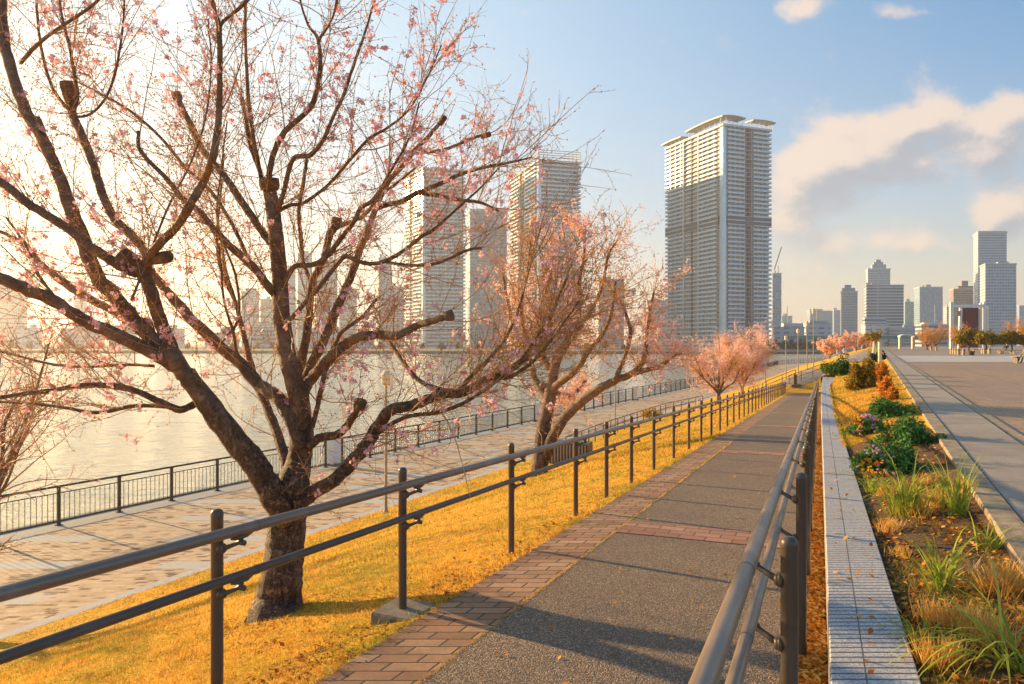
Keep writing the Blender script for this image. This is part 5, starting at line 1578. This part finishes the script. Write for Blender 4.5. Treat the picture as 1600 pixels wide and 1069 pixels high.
protos = [leafy('fardark', 81, 9.5, 9, 900, .55, 1.6), leafy('fardark', 82, 8, 10, 900, .55, 1.2), leafy('fardark', 83, 11, 8, 900, .5, 2.0)]
FP = [(1212, 0, 1.0, 485), (1226, 1, 1.0, 488), (1238, 2, .9, 486), (1250, 1, .9, 490), (1262, 0, .8, 488), (1273, 2, .95, 492), (1284, 1, .9, 490), (1204, 1, 1.1, 492), (1296, 0, .8, 494)]
FPl = ['dark tree on the far bank nearest the tallest tower', 'dark bushy tree in front of the stepped white building', 'tall dark tree in front of the stepped white building', 'low dark tree at the right of the stepped white building',
       'small dark tree in front of the boxy white building', 'tall dark tree at the right end of the boxy white building', 'rounded dark tree where the far bank meets the pink trees', 'dark tree at the foot of the tallest tower', 'small dark tree behind the pink row of trees']
used = set()
def place(k, x, y, z, s, label, group, rz):
    if k not in used: used.add(k); r = protos[k]
    else: r = dup(protos[k])
    r.location = (x, y, z); r.rotation_euler = (0, 0, rz); r.scale = (s, s, s)
    lab(r, label, 'tree', group)
    return r
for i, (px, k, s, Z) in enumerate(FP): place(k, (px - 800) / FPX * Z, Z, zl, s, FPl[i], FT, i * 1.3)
rg = random.Random(12)
for i in range(34):
    px = -20 + i * 32 + rg.uniform(-8, 8); Z = 520 + rg.uniform(-8, 12)
    if px > 1040: break
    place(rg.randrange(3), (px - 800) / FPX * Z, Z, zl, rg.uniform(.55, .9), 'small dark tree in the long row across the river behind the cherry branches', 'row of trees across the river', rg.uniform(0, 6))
# ------------------------------------------------------------------ things round the square
PX = lambda px, Z: (px - 800) / FPX * Z
def evergreen(px, Z, h, w, label, seed):
    r = leafy('evergreen', seed, h, w, 3200, .17, h * .36); r.location = (PX(px, Z), Z, 0); lab(r, label, 'tree', 'evergreens on the square'); return r
evergreen(1513, 96, 3.9, 4.6, 'leftmost rounded evergreen on the square, in front of the brown panel', 101)
evergreen(1541, 94, 3.6, 4.4, 'middle rounded evergreen on the square, right of the brown panel', 102)
evergreen(1581, 95, 3.6, 4.8, 'rightmost rounded evergreen on the square, above the seated person', 103)
def bare(px, Z, h, w, label, seed, n=260):
    x, y, z = PX(px, Z), Z, 0
    rng = np.random.default_rng(seed)
    L = limbset((x, y, z), h * .92, w / 2 * .85, 7, rng, h * .028)
    return cherry('bare_tree', (x, y, z), L, label, 'tree', 'leafless trees on the square', seed, n, h * .2, .06, 'petal2', .05, rtw=.012 * h / 5, nsub=(4, 8), petals=3, per=1, budsize=.05, clump=.1, upb=.5)
bare(1449, 130, 4.3, 4.2, 'leafless brown tree left of the white gate frame, left one of two', 111)
bare(1462, 138, 5.4, 5.2, 'taller leafless brown tree just left of the white gate frame', 112)
bare(1502, 120, 4.6, 4.0, 'leafless pinkish tree in front of the brown panel', 113)
bare(1600, 112, 5.4, 6.0, 'leafless reddish tree at the right edge of the square', 114)
# white gate frame with brown panel
Zg = 150
r = empty('gate_frame', (PX(1487, Zg), Zg, 0), 'tall white steel gate frame around a dark brown panel', 'gate')
sc = Zg / FPX
def bx(mb, x0, x1, z0, z1, y=0, d=.5): mb.box(((x0 + x1) / 2, y, (z0 + z1) / 2), (x1 - x0, d, z1 - z0), 0, .02)
gx = lambda p: (p - 1487) * sc
gz = lambda p: (HY - p) * sc + CAMZ
M['panel'] = simple('dark brown panel', (.20, .065, .048), .7, var=.15, scale=.6)
mb = MB(); bx(mb, gx(1484), gx(1489.5), 0, gz(472)); mb.build('post', M['white'], r)
mb = MB(); mb.tube([(gx(1498), -.1, 0), (gx(1501), -.1, gz(477))], .34, 6); mb.build('post', M['white'], r)
mb = MB(); bx(mb, gx(1530.5), gx(1534), 0, gz(474)); mb.build('post', M['white'], r)
mb = MB(); bx(mb, gx(1536), gx(1539.5), 0, gz(472)); mb.build('post', M['white'], r)
mb = MB(); bx(mb, gx(1542), gx(1545), 0, gz(479), 1); bx(mb, gx(1546.5), gx(1549), 0, gz(479), 1)
for k in range(12): bx(mb, gx(1545.02), gx(1546.48), .4 + k * .72, .62 + k * .72, 1, .3)
mb.build('ladder_frame', M['white'], r)
mb = MB(); bx(mb, gx(1489.6), gx(1530.4), gz(480.5), gz(476)); bx(mb, gx(1534.1), gx(1535.9), gz(480), gz(476)); mb.build('beam', M['white'], r)
mb = MB(); bx(mb, gx(1501.5), gx(1530), .3, gz(481), .4, .3); mb.build('panel', M['panel'], r)
mb = MB(); bx(mb, gx(1494), gx(1499), gz(494), gz(486), -.3, .3); mb.build('lamp_box', M['wood'], r)
# small white arch
Za = 150
r = empty('arch_gate', (PX(1416, Za), Za, 0), 'small white arch shelter with two cream posts at the far edge of the square', 'gate')
M['cream'] = simple('cream painted post', (.66, .56, .36), .6, var=.08, scale=2)
s_ = Za / FPX
for e in (-1, 1):
    mb = MB(); mb.box((e * 10 * s_, 0, 1.35), (3.0 * s_, .5, 2.7), 0, .03); mb.build('post', M['cream'], r)
mb = MB(); q = [(11.5 * s_ * cos(pi * (1 - i / 12)), 0, 2.7 + .5 * sin(pi * i / 12)) for i in range(13)]
vs = []; fs = []
for (x_, y_, z_) in q: vs += [(x_, -.5, z_ - .12), (x_, .5, z_ - .12), (x_, .5, z_ + .06), (x_, -.5, z_ + .06)]
for i in range(12):
    for k in range(4): fs.append((4 * i + k, 4 * i + 4 + k, 4 * i + 4 + (k + 1) % 4, 4 * i + (k + 1) % 4))
fs += [(0, 1, 2, 3), (51, 50, 49, 48)]
mb.add(vs, fs); mb.build('arch_roof', M['white'], r)
# bollards
def bollard_proto():
    r = empty('bollard', (0, 0, 0))
    mb = MB(); mb.lathe([(.14, -.02), (.14, .56), (.125, .60), (.05, .625)], n=12); auto_smooth(mb.build('shaft', M['wood'], r))
    mb = MB(); mb.lathe([(.145, .44), (.148, .45), (.148, .50), (.145, .51)], n=12); mb.build('band', M['dark'], r)
    return r
bp = bollard_proto()
BL = [(1486.5, 86, 'leftmost wooden bollard of the row on the square'), (1490, 84, 'second wooden bollard from the left of the row'), (1493.5, 82, 'third wooden bollard from the left of the row'), (1497.5, 79, 'dark sided wooden bollard ending the row of four on the square'), (1505.5, 77, 'lone wooden bollard left of the round planter'),
      (1535, 88, 'wooden bollard left of the middle evergreen trunk'), (1538, 87, 'wooden bollard beside the middle evergreen trunk'), (1546, 86, 'wooden bollard left of the seated person'), (1455, 120, 'dark bollard at the foot of the leafless trees, left one'), (1463, 120, 'dark bollard at the foot of the leafless trees, right one')]
for i, (px, Z, lb_) in enumerate(BL):
    b = bp if i == 0 else dup(bp)
    b.location = (PX(px, Z), Z, 0); lab(b, lb_, 'bollard', 'bollards on the square')
    s = 1.15; b.scale = (s, s, s)
r = empty('planter_tub', (PX(1517, 76), 76, 0), 'squat round dark planter tub right of the bollards', 'planter')
mb = MB(); mb.lathe([(.30, 0), (.36, .38), (.40, .40), (.40, .46), (.33, .46), (.32, .40)], n=16); mb.build('tub', M['dark'], r)
mb = MB(); mb.lathe([(.31, .405), (.2, .45), (.05, .47)], n=12); mb.build('soil', M['soil'], r)
# benches and seated people
def bench(px, Z, label, rz=0):
    r = empty('bench', (PX(px, Z), Z, 0), label, 'bench', 'benches on the square', rz)
    mb = MB()
    for k in range(4): mb.box((0, -.21 + .14 * k, .43), (1.7, .12, .045), 0, .008)
    mb.build('seat', M['wood'], r)
    for e in (-1, 1):
        mb = MB(); mb.box((e * .65, 0, .203), (.08, .42, .405), 0, .01); mb.build('leg', M['conc'], r)
    return r
bench(1571, 83, 'slatted bench under the reclining person in black')
bench(1592, 84, 'slatted bench right of the reclining person')
bench(1602, 46.5, 'bench at the right edge carrying a person whose legs show')
bench(1552, 89, 'slatted bench left of the reclining person, behind the bollards')
bench(1528, 100, 'slatted bench beneath the left evergreens')
M['black'] = simple('black clothes', (.02, .02, .022), .85, var=.3, scale=20)
M['khaki'] = simple('tan trousers', (.42, .31, .18), .85, var=.15, scale=20)
M['lightshirt'] = simple('pale grey shirt', (.46, .48, .48), .85, var=.1, scale=20)
M['skin'] = simple('skin', (.52, .32, .22), .6, var=.06, scale=20)
M['hair'] = simple('black hair', (.015, .012, .01), .5, var=.2, scale=30)
def person(loc, rz, label, pose, top, legs):
    """seated figure grown from a joint skeleton"""
    root = empty('person', loc, label, 'person', None, rz)
    J = pose
    names = list(J)
    me = bpy.data.meshes.new('body')
    E = [(a, b) for a, b in BONES if a in J and b in J]
    me.from_pydata([J[n][0] for n in names], [(names.index(a), names.index(b)) for a, b in E], [])
    o = bpy.data.objects.new('body', me); COL.objects.link(o)
    md = o.modifiers.new('skin', 'SKIN'); ss = o.modifiers.new('sub', 'SUBSURF'); ss.levels = 2; ss.render_levels = 2
    for i, n in enumerate(names):
        rr = J[n][1]; me.skin_vertices[0].data[i].radius = (rr, rr)
        me.skin_vertices[0].data[i].use_root = (n == 'pelvis')
    dg = bpy.context.evaluated_depsgraph_get(); dg.update()
    m2 = bpy.data.meshes.new_from_object(o.evaluated_get(dg))
    bpy.data.objects.remove(o)
    m2.name = 'body'
    for m in (top, legs, M['skin'], M['black']): m2.materials.append(m)
    keys = [(n, Vector(J[n][0])) for n in names]
    for p in m2.polygons:
        n = min(keys, key=lambda k: (k[1] - p.center).length)[0]
        p.material_index = 2 if n[:4] in ('head', 'neck', 'hand', 'fing', 'thum', 'chin') else 1 if n[:4] in ('knee', 'shin', 'hip_', 'pelv', 'thig') else 3 if n[:4] in ('foot', 'toe_', 'ankl') else 0
        p.use_smooth = True
    b = bpy.data.objects.new('body', m2); COL.objects.link(b); b.parent = root
    if 'head' in J:
        hv = Vector(J['head'][0])
        rng = np.random.default_rng(3)
        mb = MB()
        vs = []; n_ = 10
        prof = [(.0, .118), (.06, .105), (.098, .065), (.108, .02), (.10, -.03)]
        for r_, z_ in prof[::-1]:
            vs.append((r_, z_))
        mb.lathe([(max(r_, .004), z_ + .03) for r_, z_ in vs], (hv.x, hv.y + .012, hv.z), 12)
        hb = mb.build('hair', M['hair'], root, True)
    return root
BONES = [('pelvis', 'spine'), ('spine', 'chest'), ('chest', 'neck'), ('neck', 'head')]
for s in ('l', 'r'):
    BONES += [('chest', 'shoulder_' + s), ('shoulder_' + s, 'elbow_' + s), ('elbow_' + s, 'wrist_' + s), ('wrist_' + s, 'hand_' + s), ('pelvis', 'hip_' + s), ('hip_' + s, 'knee_' + s), ('knee_' + s, 'ankle_' + s), ('ankle_' + s, 'toe_' + s)]
    BONES += [('hand_' + s, 'fing%d_%s' % (k, s)) for k in range(4)] + [('wrist_' + s, 'thumb_' + s)]
def seated(lean=.15, knee=.5, legout=0.0):
    J = {'pelvis': ((0, 0, .56), .115), 'spine': ((0, .03 + lean * .3, .76), .115), 'chest': ((0, lean * .8, .97), .125), 'neck': ((0, lean * .95, 1.12), .05), 'head': ((0, lean, 1.25), .092)}
    for s, e in (('l', -1), ('r', 1)):
        J['shoulder_' + s] = ((e * .17, lean * .82, 1.03), .055); J['elbow_' + s] = ((e * .23, lean * .6 - .06, .78), .040)
        J['wrist_' + s] = ((e * .16, -.24, .67), .027); J['hand_' + s] = ((e * .15, -.30, .655), .030)
        for k in range(4): J['fing%d_%s' % (k, s)] = ((e * .15 + (k - 1.5) * .02, -.385 + .008 * abs(k - 1), .635), .010)
        J['thumb_' + s] = ((e * .10, -.30, .66), .011)
        J['hip_' + s] = ((e * .10, -.03, .54), .095); J['knee_' + s] = ((e * .12, -.43 - legout * .05, .53), .062)
        J['ankle_' + s] = ((e * .12, -.45 - legout * .5, .09 + legout * .02), .042); J['toe_' + s] = ((e * .13, -.62 - legout * .5, .045), .036)
    return J
person((PX(1571, 83), 83, 0), radians(-62), 'person in black clothes reclining on a bench with pale trousered legs stretched left', seated(.34, .5, .7), M['black'], M['khaki'])
person((PX(1604.5, 46.5), 46.5, 0), radians(-75), 'person at the right edge, only tan trousers and a black shoe in view', seated(.1, .5, .35), M['lightshirt'], M['khaki'])
# two people sitting on the bank beyond the hedge, and the pale post
for (px, py, lb_, mt) in ((1310, 566, 'left one of two people sitting on the bank beyond the hedge, in a grey top', M['lightshirt']), (1320, 566, 'right one of two people sitting on the bank beyond the hedge, in a pale top', M['white'])):
    Z = 74; x = PX(px, Z)
    person((x, Z, zAt(x, Z) - .12), radians(20), lb_, seated(.1), mt, M['black'])
x, y, z = G(1375, 571)
r = empty('wooden_post', (x, y, z), 'pale square wooden post standing among the shrubs at the head of the bed', 'post')
hp = (571 - 535) / FPX * y
mb = MB(); mb.box((0, 0, hp / 2), (.22, .18, hp), 0, .015); mb.build('shaft', M['cream'], r)
mb = MB(); mb.box((0, 0, hp + .02), (.26, .22, .04), 0, .01); mb.build('cap', M['cream'], r)
# staked young tree next to it
Zs_ = 78; xs = PX(1365, Zs_)
r = empty('staked_tree', (xs, Zs_, zAt(xs, Zs_)), 'small staked tree with a sunlit yellow trunk left of the pale post', 'tree')
mb = MB(); mb.tube([(0, 0, -.1), (.03, 0, 1.3), (0, 0, 2.4)], [.17, .13, .07], 7); mb.build('trunk', M['cream'], r)
for e in range(3):
    a = 2 * pi * e / 3 + .4
    mb = MB(); mb.tube([(cos(a) * .8, sin(a) * .8, -.1), (cos(a) * .12, sin(a) * .12, 1.7)], .05, 6); mb.build('stake', M['wood'], r)
rng = np.random.default_rng(5); C = clumps(rng, 700, .9, .9, 1.2, 14, .4); C[:, 2] += 1.7
V, Fq = quads(C, rng, .13, .5); mk('crown', V, Fq, M['olive'], r)
# row of pink trees along the far bank
far_cherry(1297, 560, 523, 44, 'pink tree at the near left end of the distant blossoming row', 24, 260, 3, .11, zc=112, group='distant pink trees')
far_cherry(1318, 556, 521, 46, 'second pink tree of the distant blossoming row', 25, 260, 3, .12, zc=124, group='distant pink trees')
far_cherry(1338, 552, 522, 40, 'third pink tree of the distant blossoming row', 26, 220, 3, .12, zc=138, group='distant pink trees')
far_cherry(1356, 549, 523, 34, 'last pink tree of the distant row, next to the staked tree', 27, 200, 3, .12, zc=150, group='distant pink trees')

# ------------------------------------------------------------------ lamps, low rails and small things on the bank
def lamp_post(px, py, h, label, first=[None]):
    x, y, z = G(px, py)
    if first[0] is None:
        r = empty('lamp_post', (0, 0, 0))
        mb = MB(); mb.tube([(0, 0, -.1), (0, 0, 1.2), (0, 0, 4.0)], [.05, .042, .034], 10); auto_smooth(mb.build('pole', M['galv'], r))
        mb = MB(); mb.lathe([(.13, -.02), (.13, .02), (.08, .03), (.06, .12), (.05, .13)], n=12); mb.build('base', M['galv'], r)
        mb = MB(); mb.lathe([(.04, 4.0), (.13, 4.05), (.16, 4.35), (.05, 4.48)], n=10); mb.build('lantern', M['cream'], r)
        first[0] = r
    else: r = dup(first[0])
    r.location = (x, y, z); r.scale = (1, 1, h / 4.4)
    lab(r, label, 'lamp post', 'lamp posts along the promenade'); return r
M['galv'] = simple('grey painted pole', (.27, .26, .24), .5, .2, var=.1, scale=4)
lamp_post(603, 802, 4.4, 'nearest thin grey lamp post at the foot of the bank right of the cherry trunk')
lamp_post(961, 670, 3.3, 'thin grey lamp post on the promenade right of the second cherry tree')
lamp_post(1196, 607, 4.2, 'lamp post just right of the bushy pink pair of trees')
lamp_post(1228, 592, 4.0, 'lamp post left of the far path railings')
lamp_post(1247, 584, 4.2, 'lamp post above the far sunlit lawn strip')
lamp_post(1261, 578, 4.6, 'thin lamp post against the bright water')
lamp_post(1271, 573, 5.6, 'tallest distant lamp post left of the pink row')
def low_rail(pix, label, h=.85, bars=(.85, .5), name='low_railing', step=1.6, zc=None, mat='dark'):
    W3 = [G(a, b) for a, b in pix]
    P_ = [Vector(w) for w in W3]
    L = P_[0].copy()
    root = empty(name, L, label, 'railing', 'low railings on the bank')
    pts = []
    for i in range(len(P_) - 1):
        n = max(1, round((P_[i + 1] - P_[i]).length / step))
        for k in range(n): pts.append(P_[i].lerp(P_[i + 1], k / n))
    pts.append(P_[-1])
    mb = MB(); mb.tube([(0, 0, -.2), (0, 0, h)], .032, 7); post = mb.build('post', M[mat], root)
    for i, q in enumerate(pts):
        q = Vector((q.x, q.y, zAt(q.x, q.y)))
        pts[i] = q
        if i: dup(post, root, q - L)
        else: post.location = q - L
    for bh in bars:
        mb = MB(); mb.tube([tuple(q - L + Vector((0, 0, bh))) for q in pts], .026, 6); mb.build('rail', M[mat], root)
    return root
low_rail([(884, 712), (930, 690), (985, 668), (1040, 648), (1098, 634)], 'thin dark railing on the bank behind the ramp rail near the second cherry tree', .8)
low_rail([(1170, 622), (1198, 610), (1222, 600), (1243, 592)], 'low dark railing along the promenade edge right of the bushy pink pair', .85)
low_rail([(1233, 603), (1252, 596), (1270, 590), (1286, 584)], 'railing of the side path climbing behind the end of the ramp', .95, (.95, .55))
# ribbed grey box
x, y, z = G(884, 722)
r = empty('ribbed_box', (x, y, z), 'low grey ribbed metal box on the bank right of the second cherry trunk', 'box', None, radians(-20))
mb = MB(); mb.box((0, 0, .38), (1.9, .9, .8), 0, .02); mb.build('body', M['dark'], r)
mb = MB()
for k in range(16): mb.box((-.88 + k * .117, -.47, .38), (.05, .04, .72))
mb.build('ribs', M['galv'], r)
# white hoop and dark bicycles-like rack by the ramp
x, y, z = G(1093, 642)
r = empty('barrier_hoop', (x, y, z), 'small white hoop barrier beyond the ramp rail by the pink pair', 'barrier')
mb = MB(); mb.tube([(-.17, 0, -.05), (-.17, 0, .86), (-.15, 0, .9), (.15, 0, .9), (.17, 0, .86), (.17, 0, -.05)], .03, 8); mb.build('hoop', M['white'], r)
mb = MB(); mb.box((0, 0, .45), (.3, .02, .06)); mb.build('crossbar', M['white'], r)
# marker stone at the ramp end
x, y, z = G(1242, 604)
r = empty('marker_post', (x, y, z), 'stub dark post on a square base at the far end of the ramp', 'post')
mb = MB(); mb.box((0, 0, .09), (.9, .7, .2), 0, .02); mb.build('base', M['conc'], r)
mb = MB(); mb.box((0, 0, .6), (.28, .24, .9), 0, .02); mb.build('shaft', M['dark'], r)
mb = MB(); mb.box((0, 0, 1.07), (.34, .30, .06), 0, .01); mb.build('cap', M['conc'], r)
# far path up the bank: a sheet just above the lawn
def drape(name, pix, w, mat, lift=.03):
    P_ = [Vector(G(a, b)) for a, b in pix]; v = []; f = []; uv = []
    Q = []
    for i in range(len(P_) - 1):
        for k in range(8): Q.append(P_[i].lerp(P_[i + 1], k / 8))
    Q.append(P_[-1])
    L = 0
    for i, q in enumerate(Q):
        d = (Q[min(i + 1, len(Q) - 1)] - Q[max(0, i - 1)]); d.z = 0; d.normalize()
        n = Vector((d.y, -d.x, 0))
        if i: L += (q - Q[i - 1]).length
        for e in range(5):
            s = q + n * (e / 4 - .5) * w
            v.append((s.x, s.y, zAt(s.x, s.y) + lift)); uv.append((w * e / 4, L))
        if i: f += [((i - 1) * 5 + e, (i - 1) * 5 + e + 1, i * 5 + e + 1, i * 5 + e) for e in range(4)]
    return setting(mk(name, v, f, mat, None, uv, True))
drape('side_path', [(1228, 603), (1246, 594), (1262, 586), (1280, 579)], 2.2, M['walk'])
drape('upper_path', [(1330, 566), (1342, 559), (1356, 551)], 3.0, M['walk'], .05)

# ------------------------------------------------------------------ haze over the water and the city
m = bpy.data.materials.new('haze'); m.use_nodes = True
for n in list(m.node_tree.nodes): m.node_tree.nodes.remove(n)
ht = NT(m.node_tree)
pv = ht.new('ShaderNodeVolumePrincipled')
pv.inputs['Color'].default_value = (.95, .93, .90, 1)
pv.inputs['Density'].default_value = 2.1e-4
pv.inputs['Anisotropy'].default_value = .55
ho = ht.new('ShaderNodeOutputMaterial'); ht.link(pv.outputs[0], ho.inputs['Volume'])
mb = MB(); mb.box((0, 1300, (220 - 12.5) / 2), (6000, 3400, 220 + 12.5)); o = mb.build('haze', m)
lab(o, 'pale warm haze hanging over the river and the city', 'haze', None, 'stuff')
